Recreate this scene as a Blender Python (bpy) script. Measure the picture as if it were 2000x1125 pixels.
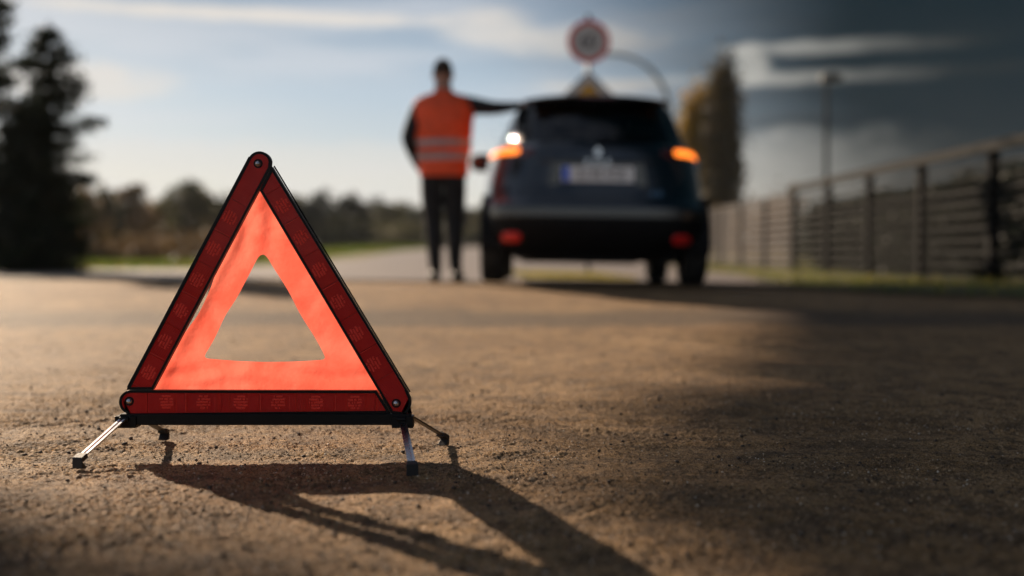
import bpy, bmesh, math, random
import numpy as np
from mathutils import Vector, Matrix, Euler
from math import radians as R, sin, cos, pi, sqrt

sc = bpy.context.scene
for o in list(bpy.data.objects):
    bpy.data.objects.remove(o)
C = sc.collection
rng = np.random.default_rng(7)
random.seed(7)

# ------------------------------------------------------------------ camera
CAM_H = 0.343
FPX = 2222.0                       # focal length in photograph pixels (40 mm on 36 mm, 2000 px wide)
PITCH = math.atan(62.5 / FPX)      # horizon sits above the picture centre
cam = bpy.data.objects.new('camera', bpy.data.cameras.new('camera'))
C.objects.link(cam)
cam.location = (0, 0, CAM_H)
cam.rotation_euler = (pi / 2 - PITCH, 0, 0)
cam.data.lens = 40
cam.data.sensor_width = 36
cam.data.clip_start = 0.05
cam.data.clip_end = 5000
cam.data.dof.use_dof = True
cam.data.dof.focus_distance = 1.955
cam.data.dof.aperture_fstop = 1.6
sc.camera = cam

SUN_V = Vector((-1.33, 2.05, 1.0)).normalized()      # towards the sun
SUN_EL = math.asin(SUN_V.z)
SUN_AZ = math.atan2(SUN_V.x, SUN_V.y)                # from +Y towards +X


# ------------------------------------------------------------------ node helpers
class NT:
    def __init__(s, nt):
        s.nt = nt
        s.n = nt.nodes
        s.l = nt.links

    def new(s, t, **kw):
        n = s.n.new(t)
        for k, v in kw.items():
            setattr(n, k, v)
        return n

    def put(s, sock, v):
        if v is None:
            return
        if isinstance(v, bpy.types.NodeSocket):
            s.l.new(v, sock)
        else:
            if isinstance(v, (tuple, list)) and len(v) == 3 and len(sock.default_value) == 4:
                v = (*v, 1)
            sock.default_value = v

    def m(s, op, a, b=None, c=None, clamp=False):
        n = s.new('ShaderNodeMath', operation=op, use_clamp=clamp)
        for i, v in enumerate((a, b, c)):
            if v is not None:
                s.put(n.inputs[i], v)
        return n.outputs[0]

    def smooth(s, v, a, b):
        n = s.new('ShaderNodeMapRange', interpolation_type='SMOOTHSTEP')
        s.put(n.inputs[0], v)
        s.put(n.inputs[1], a)
        s.put(n.inputs[2], b)
        n.inputs[3].default_value = 0
        n.inputs[4].default_value = 1
        return n.outputs[0]

    def mix(s, f, a, b, mode='MIX'):
        n = s.new('ShaderNodeMix', data_type='RGBA', blend_type=mode)
        s.put(n.inputs[0], f)
        s.put(n.inputs[6], a)
        s.put(n.inputs[7], b)
        return n.outputs[2]

    def noise(s, vec, scale, detail=4, rough=.55, dim='3D'):
        n = s.new('ShaderNodeTexNoise', noise_dimensions=dim)
        if vec is not None:
            s.l.new(vec, n.inputs['Vector'])
        n.inputs['Scale'].default_value = scale
        n.inputs['Detail'].default_value = detail
        n.inputs['Roughness'].default_value = rough
        return n.outputs[0]

    def voro(s, vec, scale, feature='F1', out='Distance'):
        n = s.new('ShaderNodeTexVoronoi', feature=feature)
        if vec is not None:
            s.l.new(vec, n.inputs['Vector'])
        n.inputs['Scale'].default_value = scale
        return n.outputs[out]

    def comb(s, x, y, z):
        n = s.new('ShaderNodeCombineXYZ')
        for i, v in enumerate((x, y, z)):
            s.put(n.inputs[i], v)
        return n.outputs[0]

    def ramp(s, v, stops, interp='EASE'):
        n = s.new('ShaderNodeValToRGB')
        n.color_ramp.interpolation = interp
        el = n.color_ramp.elements
        while len(el) < len(stops):
            el.new(.5)
        for e, (p, c) in zip(el, stops):
            e.position = p
            e.color = (*c, 1) if len(c) == 3 else c
        s.put(n.inputs[0], v)
        return n.outputs[0]

    def bump(s, h, strength=.5, dist=.01, normal=None):
        n = s.new('ShaderNodeBump')
        s.put(n.inputs['Height'], h)
        n.inputs['Strength'].default_value = strength
        n.inputs['Distance'].default_value = dist
        if normal is not None:
            s.l.new(normal, n.inputs['Normal'])
        return n.outputs[0]


# ------------------------------------------------------------------ world
world = bpy.data.worlds.new('World')
sc.world = world
world.use_nodes = True
w = NT(world.node_tree)
w.n.clear()
sky = w.new('ShaderNodeTexSky', sky_type='NISHITA')
sky.sun_disc = False
sky.sun_elevation = SUN_EL
sky.sun_rotation = SUN_AZ
sky.air_density = 1.0
sky.dust_density = 1.2
sky.ozone_density = 2.0
tc = w.new('ShaderNodeTexCoord').outputs['Generated']
sp = w.new('ShaderNodeSeparateXYZ')
w.l.new(tc, sp.inputs[0])
dx, dy, dz = sp.outputs
az = w.m('MULTIPLY', w.m('ARCTAN2', dx, dy), 180 / pi)       # degrees right of the view axis
el = w.m('MULTIPLY', w.m('ARCSINE', dz), 180 / pi)           # degrees above the horizon
# long flat cloud streaks, as seen edge-on towards the horizon
sv = w.comb(w.m('MULTIPLY', az, .045), w.m('MULTIPLY', el, .40), 3.7)
n1 = w.noise(sv, 1.0, 6, .55)
sv2 = w.comb(w.m('MULTIPLY', az, .10), w.m('MULTIPLY', w.m('ADD', el, w.m('MULTIPLY', az, .03)), .75), 9.1)
n2 = w.noise(sv2, 1.0, 5, .5)
sv3 = w.comb(w.m('MULTIPLY', az, .5), w.m('MULTIPLY', el, 1.2), 1.3)
n3 = w.noise(sv3, 1.0, 4, .5)
streak = w.m('ADD', w.m('MULTIPLY', n1, .6), w.m('MULTIPLY', n2, .4))
mask = w.smooth(streak, .43, .60)
mask = w.m('MULTIPLY', mask, .9)


def blob(cx, cy, rx, ry, amt, soft=.5):
    """one cloud bank centred cx, cy degrees, half sizes rx, ry, its outline broken up by noise"""
    a = w.m('DIVIDE', w.m('SUBTRACT', az, cx), rx)
    b = w.m('DIVIDE', w.m('SUBTRACT', el, cy), ry)
    d = w.m('SQRT', w.m('ADD', w.m('MULTIPLY', a, a), w.m('MULTIPLY', b, b)))
    d = w.m('ADD', d, w.m('MULTIPLY', w.m('SUBTRACT', n3, .5), 1.1))
    f = w.m('SUBTRACT', 1.0, w.smooth(d, 1 - soft, 1 + soft * .6))
    return w.m('MULTIPLY', f, amt)


CREAM = (6.6, 6.1, 5.5)
# a thin high veil that evens out the glare, bluer overhead and paler towards the land
veil = w.ramp(w.m('DIVIDE', el, 40.0), [(0.0, (5.4, 5.3, 4.8)), (.10, (4.5, 4.9, 5.1)), (.20, (3.3, 4.1, 4.9)), (.32, (1.75, 2.4, 3.2)), (.6, (.85, 1.25, 2.0)), (1.0, (.3, .5, .95))], 'LINEAR')
base = w.mix(.88, sky.outputs[0], veil)
col = w.mix(mask, base, w.mix(.45, base, (6.0, 6.0, 6.2)))
for bk in ((-13, 11.6, 11, .35, .8), (-1.0, 11.2, 2.4, 1.0, .6), (3.5, 10.6, 4.5, .8, .6),
           (-21, 8.2, 4.5, 1.0, .7), (-9, 4.5, 16, 1.2, .35), (4.5, 8.4, 3.0, .35, .7)):
    col = w.mix(blob(*bk), col, CREAM)
# added slate-blue front: darkens the sky colour towards the right
turn = w.m('SUBTRACT', 1.0, w.smooth(az, 120, 178))          # it ends again behind the viewer
front = w.m('ADD', az, w.m('MULTIPLY', w.m('SUBTRACT', n2, .5), 5))
front = w.m('ADD', front, w.m('MULTIPLY', el, .22))
fr = w.m('MULTIPLY', w.smooth(front, -1.5, 19.5), turn)
col = w.mix(w.m('MULTIPLY', fr, .985), col, (.0, .085, .14))
# paler clouds in front of it, and the warm light low over the land, both dying away to the right
fade = w.m('MULTIPLY', w.smooth(w.m('ADD', az, w.m('MULTIPLY', w.m('SUBTRACT', n3, .5), 4)), 7, 22), turn)
warm = w.mix(w.m('MULTIPLY', fade, .97), (4.9, 4.8, 4.4), (.04, .10, .13))
for bk in ((17.0, 10.0, 6.8, .38, .75), (16.5, 8.6, 8.5, .38, .7), (11.8, 9.3, .9, .9, .75), (15.0, 4.4, 9.5, 1.7, .6)):
    col = w.mix(blob(*bk), col, warm)
low = w.m('SUBTRACT', 1.0, w.smooth(el, .0, 5.5))
col = w.mix(w.m('MULTIPLY', low, .65), col, w.mix(w.m('MULTIPLY', fade, .97), (7.0, 6.4, 5.4), (.05, .12, .15)))
bg = w.new('ShaderNodeBackground')
w.l.new(col, bg.inputs[0])
bg.inputs[1].default_value = .083
ow = w.new('ShaderNodeOutputWorld')
w.l.new(bg.outputs[0], ow.inputs[0])

# ------------------------------------------------------------------ sun, exposure
sun = bpy.data.objects.new('sun', bpy.data.lights.new('sun', 'SUN'))
C.objects.link(sun)
sun.data.energy = 5.0
sun.data.angle = R(.6)
sun.data.color = (1, .79, .58)
sun.rotation_euler = SUN_V.to_track_quat('Z', 'Y').to_euler()
sun.location = (-10, 15, 10)
vs = sc.view_settings
sc.display_settings.display_device = 'sRGB'
vs.view_transform = 'Standard'
vs.look = 'None'
vs.gamma = 1
vs.use_curve_mapping = False
vs.exposure = 0.62
sc.cycles.max_bounces = 8
sc.cycles.transparent_max_bounces = 12
sc.cycles.sample_clamp_indirect = 4


# ------------------------------------------------------------------ materials
def principled(name, color, rough=.6, metal=0., var=.0, vscale=20., bump=0., bscale=80., bdist=.003, coat=0., spec=.5, color2=None, coord='Object', transl=0.):
    m = bpy.data.materials.new(name)
    m.use_nodes = True
    t = NT(m.node_tree)
    b = t.n['Principled BSDF']
    tcn = t.new('ShaderNodeTexCoord').outputs[coord]
    c = color
    if var > 0 or color2:
        n = t.noise(tcn, vscale, 5, .6)
        f = t.smooth(n, .35, .65)
        c2 = color2 or tuple(x * (1 - var) for x in color)
        c = t.mix(f, c2, color)
        if var > 0 and color2:
            n2_ = t.noise(tcn, vscale * 7, 3, .6)
            c = t.mix(t.m('MULTIPLY', n2_, var), c, (0, 0, 0))
    t.put(b.inputs['Base Color'], c)
    rn = t.m('ADD', rough - .06, t.m('MULTIPLY', t.noise(tcn, vscale * 1.7, 3), .12), clamp=True)
    t.put(b.inputs['Roughness'], rn)
    b.inputs['Metallic'].default_value = metal
    b.inputs['Specular IOR Level'].default_value = spec
    b.inputs['Coat Weight'].default_value = coat
    b.inputs['Coat Roughness'].default_value = .06
    if bump > 0:
        t.put(b.inputs['Normal'], t.bump(t.noise(tcn, bscale, 4, .6), bump, bdist))
    if transl > 0:
        tr = t.new('ShaderNodeBsdfTranslucent')
        t.put(tr.inputs[0], c)
        mx = t.new('ShaderNodeMixShader')
        mx.inputs[0].default_value = transl
        t.l.new(b.outputs[0], mx.inputs[1])
        t.l.new(tr.outputs[0], mx.inputs[2])
        t.l.new(mx.outputs[0], t.n['Material Output'].inputs[0])
    return m


def emissive(name, color, strength):
    m = principled(name, color, .3)
    b = m.node_tree.nodes['Principled BSDF']
    b.inputs['Emission Color'].default_value = (*color, 1)
    b.inputs['Emission Strength'].default_value = strength
    return m


# ------------------------------------------------------------------ mesh helpers
class MB:
    def __init__(s):
        s.v, s.f, s.mi = [], [], []

    def add(s, vs_, fs, mi=0):
        k = len(s.v)
        s.v += [tuple(p) for p in vs_]
        s.f += [tuple(i + k for i in f) for f in fs]
        s.mi += [mi] * len(fs)
        return s

    def box(s, a, b, mi=0, M=None):
        x0, y0, z0 = a
        x1, y1, z1 = b
        p = [(x, y, z) for z in (z0, z1) for y in (y0, y1) for x in (x0, x1)]
        if M is not None:
            p = [M @ Vector(q) for q in p]
        return s.add(p, [(0, 2, 3, 1), (4, 5, 7, 6), (0, 1, 5, 4), (2, 6, 7, 3), (0, 4, 6, 2), (1, 3, 7, 5)], mi)

    def tube(s, pts, rad, seg=8, mi=0, cap=True):
        pts = [Vector(p) for p in pts]
        if not hasattr(rad, '__len__'):
            rad = [rad] * len(pts)
        rings, up = [], None
        for i, p in enumerate(pts):
            d = (pts[min(i + 1, len(pts) - 1)] - pts[max(i - 1, 0)]).normalized()
            a = Vector((0, 0, 1)) if abs(d.z) < .9 else Vector((1, 0, 0))
            if up is not None:
                a = up
            u = d.cross(a).normalized()
            up = u.cross(d).normalized()
            rings.append([p + (u * cos(2 * pi * k / seg) + up * sin(2 * pi * k / seg)) * rad[i] for k in range(seg)])
        vs_ = [q for r_ in rings for q in r_]
        fs = [(i * seg + k, i * seg + (k + 1) % seg, (i + 1) * seg + (k + 1) % seg, (i + 1) * seg + k) for i in range(len(pts) - 1) for k in range(seg)]
        if cap:
            fs.append(tuple(range(seg))[::-1])
            fs.append(tuple((len(pts) - 1) * seg + k for k in range(seg)))
        return s.add(vs_, fs, mi)

    def prism(s, poly, y0, y1, mi=0, M=None):
        """poly in the XZ plane, extruded from y0 (front) to y1 (back)"""
        n = len(poly)
        p = [Vector((a, y0, b)) for a, b in poly] + [Vector((a, y1, b)) for a, b in poly]
        if M is not None:
            p = [M @ q for q in p]
        fs = [tuple(range(n)), tuple(range(n, 2 * n))[::-1]] + [(i, i + n, (i + 1) % n + n, (i + 1) % n) for i in range(n)]
        return s.add(p, fs, mi)

    def lathe(s, prof, seg=32, M=None, mi=0, closed=False):
        """prof [(r, a)] round the local X axis"""
        vs_ = [Vector((a, r_ * cos(2 * pi * k / seg), r_ * sin(2 * pi * k / seg))) for r_, a in prof for k in range(seg)]
        if M is not None:
            vs_ = [M @ q for q in vs_]
        n = len(prof)
        m = n if closed else n - 1
        fs = [(i * seg + k, i * seg + (k + 1) % seg, ((i + 1) % n) * seg + (k + 1) % seg, ((i + 1) % n) * seg + k) for i in range(m) for k in range(seg)]
        return s.add(vs_, fs, mi)

    def build(s, name, mats, parent=None, smooth=False, loc=None, bevel=0):
        me = bpy.data.meshes.new(name)
        me.from_pydata(s.v, [], s.f)
        return finish(name, me, mats, s.mi, parent, smooth, loc, bevel)


def finish(name, me, mats, mi=None, parent=None, smooth=False, loc=None, bevel=0):
    if not isinstance(mats, (list, tuple)):
        mats = [mats]
    for m in mats:
        me.materials.append(m)
    if mi is not None and len(mats) > 1:
        me.polygons.foreach_set('material_index', mi)
    bm = bmesh.new()
    bm.from_mesh(me)
    bmesh.ops.recalc_face_normals(bm, faces=bm.faces)
    bm.to_mesh(me)
    bm.free()
    me.polygons.foreach_set('use_smooth', [smooth] * len(me.polygons))
    me.update()
    o = bpy.data.objects.new(name, me)
    C.objects.link(o)
    if parent:
        o.parent = parent
    if loc is not None:
        o.location = loc
    if bevel:
        b = o.modifiers.new('bevel', 'BEVEL')
        b.width = bevel
        b.segments = 2
        b.limit_method = 'ANGLE'
    return o


def raw_mesh(name, V, F, mat, parent=None, smooth=False, mi=None):
    """fast mesh from numpy arrays; F is n x 3 or n x 4"""
    me = bpy.data.meshes.new(name)
    V = np.ascontiguousarray(V, dtype=np.float32)
    F = np.ascontiguousarray(F, dtype=np.int32)
    k = F.shape[1]
    me.vertices.add(len(V))
    me.vertices.foreach_set('co', V.ravel())
    me.loops.add(F.size)
    me.loops.foreach_set('vertex_index', F.ravel())
    me.polygons.add(len(F))
    me.polygons.foreach_set('loop_start', np.arange(0, F.size, k, dtype=np.int32))
    me.polygons.foreach_set('loop_total', np.full(len(F), k, dtype=np.int32))
    for m in (mat if isinstance(mat, (list, tuple)) else [mat]):
        me.materials.append(m)
    if mi is not None:
        me.polygons.foreach_set('material_index', np.ascontiguousarray(mi, dtype=np.int32))
    if smooth:
        me.polygons.foreach_set('use_smooth', np.ones(len(F), dtype=bool))
    me.update(calc_edges=True)
    o = bpy.data.objects.new(name, me)
    C.objects.link(o)
    if parent:
        o.parent = parent
    return o


def tag(o, label=None, cat=None, group=None, kind=None):
    for k, v in (('label', label), ('category', cat), ('group', group), ('kind', kind)):
        if v:
            o[k] = v
    return o


def empty(name, loc=(0, 0, 0), rot=(0, 0, 0)):
    o = bpy.data.objects.new(name, None)
    C.objects.link(o)
    o.location = loc
    o.rotation_euler = rot
    o.empty_display_size = .2
    return o


def sstep(a, b, v):
    t = np.clip((v - a) / (b - a), 0, 1)
    return t * t * (3 - 2 * t)


def gh(x, y):
    """height of the ground: flat yard, a low crest where the car stands, then land falling left and rising ahead"""
    x = np.asarray(x, dtype=float)
    y = np.asarray(y, dtype=float)
    h = .115 * sstep(3, 8.8, y) - .03 * sstep(9.4, 12, y)
    h = h - .012 * np.clip(x - .64, -2.5, 2.5) * sstep(6.5, 8.3, y) * (1 - sstep(12, 17, y))
    m = sstep(-.30, -.12, x / np.maximum(y, 1))
    far = np.clip(y - 20, 0, 130)
    h = h + far * (.0125 * m - .006 * (1 - m))
    return h


def at(px, d, h=0):
    """point above the ground, d metres out, seen in the photograph's column px"""
    x = (px - 1000) / FPX * d
    return Vector((x, d, float(gh(x, d)) + h))


# numpy value noise
def vnoise(x, y, seed):
    r_ = np.random.default_rng(seed)
    T = r_.random((256, 256)).astype(np.float32)
    xi = np.floor(x).astype(int)
    yi = np.floor(y).astype(int)
    fx = x - xi
    fy = y - yi
    fx = fx * fx * (3 - 2 * fx)
    fy = fy * fy * (3 - 2 * fy)
    a = T[xi & 255, yi & 255]
    b = T[(xi + 1) & 255, yi & 255]
    c = T[xi & 255, (yi + 1) & 255]
    d = T[(xi + 1) & 255, (yi + 1) & 255]
    return (a * (1 - fx) + b * fx) * (1 - fy) + (c * (1 - fx) + d * fx) * fy - .5


# ------------------------------------------------------------------ ground sheet
def grow(a, b, s0, ratio):
    out = [a]
    s_ = s0
    while out[-1] < b:
        out.append(out[-1] + s_)
        s_ *= ratio
    return out


xs = np.arange(-1.15, 1.15, .0028)
gx = np.array(grow(1.15, 420, .003, 1.06))
xs = np.concatenate([-gx[::-1], xs[1:], gx])
ys_near = grow(1.12, 2.5, .0032, 1.0006)
ys = np.array(ys_near + grow(ys_near[-1], 600, .0045, 1.022)[1:])
yb = -np.array(grow(-1.12, 120, .004, 1.09))
ys = np.concatenate([yb[::-1][:-1], ys])
XX, YY = np.meshgrid(xs, ys)
ZZ = gh(XX, YY)
near = (1 - sstep(6, 14, np.abs(YY))) * (1 - sstep(4, 9, np.abs(XX)))
rel = vnoise(XX * 3.1, YY * 3.1, 1) * .006 + vnoise(XX * 11, YY * 11, 2) * .003 + vnoise(XX * 45, YY * 45, 3) * .0011
g1 = vnoise(XX * 120, YY * 120, 4)
g0 = vnoise(XX * 75, YY * 75, 14)
g2 = vnoise(XX * 260, YY * 260, 5)
fine = (1 - sstep(2.6, 4.5, YY)) * (1 - sstep(1.2, 1.8, np.abs(XX)))
far_rel = vnoise(XX * 26, YY * 26, 41) * .006 * sstep(.0, .3, vnoise(XX * 2.2, YY * 3.5, 42)) * (1 - sstep(5, 8, YY))
patchy = .45 + 1.1 * np.clip(vnoise(XX * 6, YY * 14, 6) + .35, 0, 1)
rel = rel + far_rel + fine * patchy * (g0 * .0016 + g1 * .0030 + g2 * .0042)
ZZ = ZZ + rel * near
ny, nx = XX.shape
V = np.stack([XX.ravel(), YY.ravel(), ZZ.ravel()], 1)
idx = np.arange(nx * ny).reshape(ny, nx)
F = np.stack([idx[:-1, :-1].ravel(), idx[:-1, 1:].ravel(), idx[1:, 1:].ravel(), idx[1:, :-1].ravel()], 1)

gm = bpy.data.materials.new('ground')
gm.use_nodes = True
t = NT(gm.node_tree)
b = t.n['Principled BSDF']
pos = t.new('ShaderNodeNewGeometry').outputs['Position']
s_ = t.new('ShaderNodeSeparateXYZ')
t.l.new(pos, s_.inputs[0])
PX, PY, PZ = s_.outputs
nA = t.noise(pos, 1.3, 5, .6)
nB = t.noise(pos, 9, 5, .65)
nC = t.noise(pos, 60, 4, .7)
nD = t.noise(pos, 330, 3, .7)
yard = t.mix(t.smooth(nA, .35, .68), (.37, .205, .082), (.58, .35, .155))
yard = t.mix(t.m('MULTIPLY', t.smooth(nB, .46, .62), .75), yard, (.17, .10, .05))
yard = t.mix(t.m('MULTIPLY', t.smooth(nC, .45, .7), .6), yard, (.62, .42, .24))
yard = t.mix(t.m('MULTIPLY', t.smooth(nD, .5, .60), .8), yard, (.06, .040, .025))
nG = t.noise(pos, 22, 4, .6)
yard = t.mix(t.m('MULTIPLY', t.smooth(nG, .50, .62), .6), yard, (.10, .060, .032))
nF = t.noise(pos, 190, 3, .6)
yard = t.mix(t.m('MULTIPLY', t.smooth(nF, .52, .60), t.m('ADD', .15, t.m('MULTIPLY', nB, .9))), yard, (.055, .036, .022))
nE = t.noise(pos, 700, 2, .6)
yard = t.mix(t.m('MULTIPLY', t.smooth(nE, .55, .68), .6), yard, (.60, .44, .29))
# a darker brown band that crosses the yard in front of the street
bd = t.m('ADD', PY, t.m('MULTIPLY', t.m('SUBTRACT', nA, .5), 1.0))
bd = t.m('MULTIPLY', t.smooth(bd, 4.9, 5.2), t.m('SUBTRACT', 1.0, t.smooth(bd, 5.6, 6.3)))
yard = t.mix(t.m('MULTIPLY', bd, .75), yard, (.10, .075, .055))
far = t.mix(t.smooth(t.noise(pos, .35, 4), .4, .6), (.16, .15, .045), (.26, .20, .08))
far = t.mix(t.m('MULTIPLY', nC, .5), far, (.08, .08, .03))
colr = t.mix(t.smooth(t.m('ADD', PY, t.m('MULTIPLY', t.m('SUBTRACT', nA, .5), .8)), 9.15, 9.3), yard, far)
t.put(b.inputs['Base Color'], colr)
t.put(b.inputs['Roughness'], t.m('ADD', .62, t.m('MULTIPLY', nD, .3)))
b.inputs['Specular IOR Level'].default_value = .22
hh = t.m('ADD', t.m('MULTIPLY', nC, .35), t.m('ADD', t.m('MULTIPLY', nD, .5), t.m('MULTIPLY', nE, .4)))
t.put(b.inputs['Normal'], t.bump(hh, 1.0, .008))
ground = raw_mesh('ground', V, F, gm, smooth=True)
tag(ground, kind='structure')


# ------------------------------------------------------------------ flat sheets draped on the ground (road, verge)
def drape(name, poly, mat, lift, step=.25, tagkind='structure'):
    """polygon (x, y) cut into a fine fan-free grid and laid on the ground"""
    bm = bmesh.new()
    bm.faces.new([bm.verts.new((x, y, 0)) for x, y in poly])
    xs_ = [p[0] for p in poly]
    ys_ = [p[1] for p in poly]
    for axis, lo, hi in ((0, min(xs_), max(xs_)), (1, min(ys_), max(ys_))):
        k = lo + step
        st = step
        while k < hi:
            co = [0, 0, 0]
            co[axis] = k
            no = [0, 0, 0]
            no[axis] = 1
            bmesh.ops.bisect_plane(bm, geom=bm.verts[:] + bm.edges[:] + bm.faces[:], plane_co=co, plane_no=no)
            k += max(st, abs(k) * .06)
    for v in bm.verts:
        v.co.z = float(gh(v.co.x, v.co.y)) + lift
    me = bpy.data.meshes.new(name)
    bm.to_mesh(me)
    bm.free()
    me.materials.append(mat)
    o = bpy.data.objects.new(name, me)
    C.objects.link(o)
    tag(o, kind=tagkind)
    return o


asphalt = principled('asphalt', (.30, .245, .215), .6, var=.35, vscale=3, bump=.5, bscale=90, bdist=.004, color2=(.22, .185, .17))
# the street: crosses behind the yard, then runs on ahead between the fields
road = drape('road', [(-60, 14.2), (-14, 12.4), (-4, 9.6), (-1.5, 9.25), (3.2, 9.35), (3.0, 14), (3.4, 24), (4, 60), (2, 105), (-6, 105), (-6, 60), (-4.4, 33), (-6.5, 20.5), (-14, 17.8), (-60, 19)], asphalt, .012)


def blades(name, pts, h, wdt, mats, lean=.5, parent=None):
    n = len(pts)
    a = rng.random(n) * 2 * pi
    hh_ = h * (.5 + rng.random(n))
    ww = wdt * (.6 + .8 * rng.random(n))
    d = np.stack([np.cos(a), np.sin(a), np.zeros(n)], 1)
    la = rng.random(n) * 2 * pi
    ln = np.stack([np.cos(la), np.sin(la), np.zeros(n)], 1) * (lean * hh_ * rng.random(n))[:, None]
    base_ = np.array(pts)
    v0 = base_ - d * ww[:, None] / 2
    v1 = base_ + d * ww[:, None] / 2
    mid = base_ + ln * .4 + np.stack([np.zeros(n), np.zeros(n), hh_ * .6], 1)
    v2 = mid + d * ww[:, None] * .35
    v3 = mid - d * ww[:, None] * .35
    v4 = base_ + ln + np.stack([np.zeros(n), np.zeros(n), hh_], 1)
    Vv = np.stack([v0, v1, v2, v3, v4], 1).reshape(-1, 3)
    k = np.arange(n)[:, None] * 5
    Fq = np.concatenate([k + np.array([[0, 1, 2]]), k + np.array([[0, 2, 3]]), k + np.array([[3, 2, 4]])], 0)
    mi = np.tile(rng.integers(0, len(mats), n), 3)
    return raw_mesh(name, Vv, Fq, mats, parent, mi=mi)


g_green = principled('grass green', (.10, .17, .025), .6, transl=.45, var=.3, vscale=2, coord='Object')
g_yel = principled('grass straw', (.42, .34, .06), .6, transl=.45, var=.3, vscale=2)
g_olive = principled('grass olive', (.20, .20, .035), .6, transl=.45, var=.3, vscale=2)


def in_poly(x, y, poly):
    ins = np.zeros(len(x), bool)
    n = len(poly)
    for i in range(n):
        x0, y0 = poly[i]
        x1, y1 = poly[(i + 1) % n]
        c = ((y0 > y) != (y1 > y)) & (x < (x1 - x0) * (y - y0) / (y1 - y0 + 1e-12) + x0)
        ins ^= c
    return ins


def grass_in(name, poly, n, h, wdt, mats, label):
    xs_ = [p[0] for p in poly]
    ys_ = [p[1] for p in poly]
    x = rng.uniform(min(xs_), max(xs_), n)
    y = rng.uniform(min(ys_), max(ys_), n)
    k = in_poly(x, y, poly)
    x, y = x[k], y[k]
    pts = np.stack([x, y, gh(x, y)], 1)
    return tag(blades(name, pts, h, wdt, mats), label, 'grass', kind='stuff')


verge_soil = principled('verge soil', (.075, .06, .03), .9, var=.4, vscale=4, color2=(.12, .11, .04), bump=.6, bscale=20, bdist=.02)
verge_poly = [(1.75, 9.3), (2.15, 8.2), (2.6, 7.2), (3.6, 6.4), (7, 5.6), (7, 30), (3.45, 30), (3.0, 15), (2.6, 10.5), (2.3, 9.4)]
verge = drape('verge', verge_poly, verge_soil, .016)
grass_in('grass', verge_poly, 26000, .07, .006, [g_green, g_olive, g_olive, g_yel], 'short green and straw grass along the foot of the slatted fence')
isl = [(.15, 12.6), (1.35, 12.0), (1.1, 15.5), (-.1, 17)]
grass_in('grass', isl, 9000, .05, .006, [g_yel, g_yel, g_olive], 'patch of yellow grass seen beneath the car')
lawnL = [(-14, 26), (-6.0, 33), (-6.3, 60), (-6.3, 100), (-34, 100), (-30, 40)]
grass_in('grass', lawnL, 26000, .22, .05, [g_green, g_green, g_olive], 'bright green grass strip beyond the left side of the road')
fieldL = [(-60, 19.5), (-14, 18.2), (-7, 21), (-5, 30), (-13, 26), (-30, 42), (-60, 60)]
grass_in('grass', fieldL, 24000, .12, .03, [g_olive, g_yel, g_green], 'dry field grass between the road and the left trees')

# ------------------------------------------------------------------ loose gravel on the yard
stone_m = principled('pebble', (.05, .036, .028), .75, var=.5, vscale=300, color2=(.13, .085, .055), coord='Object')
ico = bmesh.new()
bmesh.ops.create_icosphere(ico, subdivisions=1, radius=1)
IV = np.array([v.co[:] for v in ico.verts])
IF = np.array([[v.index for v in f.verts] for f in ico.faces])
ico.free()
N = 4200
gyp = 1.15 + 3.6 * rng.random(N) ** 1.5
gxp = rng.uniform(-1, 1, N) * (.55 * gyp + .15)
rad = .0008 + .0036 * rng.random(N) ** 6
rad = rad * (1 + .12 * (gyp - 1.5).clip(0, 3))
GV = np.repeat(IV[None], N, 0)
GV = GV * (1 + .35 * (rng.random((N, 1, 3)) - .5)) * (1 + .28 * (rng.random((N, 12, 1)) - .5))
GV[:, :, 2] *= .75
a = rng.random(N) * 2 * pi
ca, sa = np.cos(a)[:, None], np.sin(a)[:, None]
GX = GV[:, :, 0] * ca - GV[:, :, 1] * sa
GY = GV[:, :, 0] * sa + GV[:, :, 1] * ca
GZ = GV[:, :, 2]
ix = np.clip(np.searchsorted(xs, gxp), 0, nx - 1)
iy = np.clip(np.searchsorted(ys, gyp), 0, ny - 1)
gz0 = ZZ[iy, ix]
P_ = np.stack([GX * rad[:, None] + gxp[:, None], GY * rad[:, None] + gyp[:, None], GZ * rad[:, None] + (gz0 + rad * .40)[:, None]], 2)
gf = (IF[None] + (np.arange(N) * 12)[:, None, None]).reshape(-1, 3)
gravel = raw_mesh('gravel', P_.reshape(-1, 3), gf, stone_m, smooth=False)
tag(gravel, 'small dark stones and grit scattered over the yard', 'gravel', kind='stuff')

# fine grit: tiny angular grains, dark and pale, bedded in the surface
OV = np.array([(1, 0, 0), (-1, 0, 0), (0, 1, 0), (0, -1, 0), (0, 0, 1), (0, 0, -1)], float)
OF = np.array([(0, 2, 4), (2, 1, 4), (1, 3, 4), (3, 0, 4), (2, 0, 5), (1, 2, 5), (3, 1, 5), (0, 3, 5)])
N = 60000
gyp = 1.18 + 2.3 * rng.random(N) ** 1.25
gxp = rng.uniform(-1, 1, N) * (.50 * gyp + .1)
pt_ = vnoise(gxp * 5, gyp * 8, 77) + .5 * vnoise(gxp * 17, gyp * 17, 78)
k = rng.random(N) < np.clip(.55 + 1.3 * pt_, .08, 1)
gyp, gxp = gyp[k], gxp[k]
N = len(gyp)
rad = .0007 + .0016 * rng.random(N) ** 2.2
GV = np.repeat(OV[None], N, 0) * (1 + .5 * (rng.random((N, 1, 3)) - .5)) * (1 + .5 * (rng.random((N, 6, 1)) - .5))
a = rng.random(N) * 2 * pi
ca, sa = np.cos(a)[:, None], np.sin(a)[:, None]
GX = GV[:, :, 0] * ca - GV[:, :, 1] * sa
GY = GV[:, :, 0] * sa + GV[:, :, 1] * ca
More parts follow.
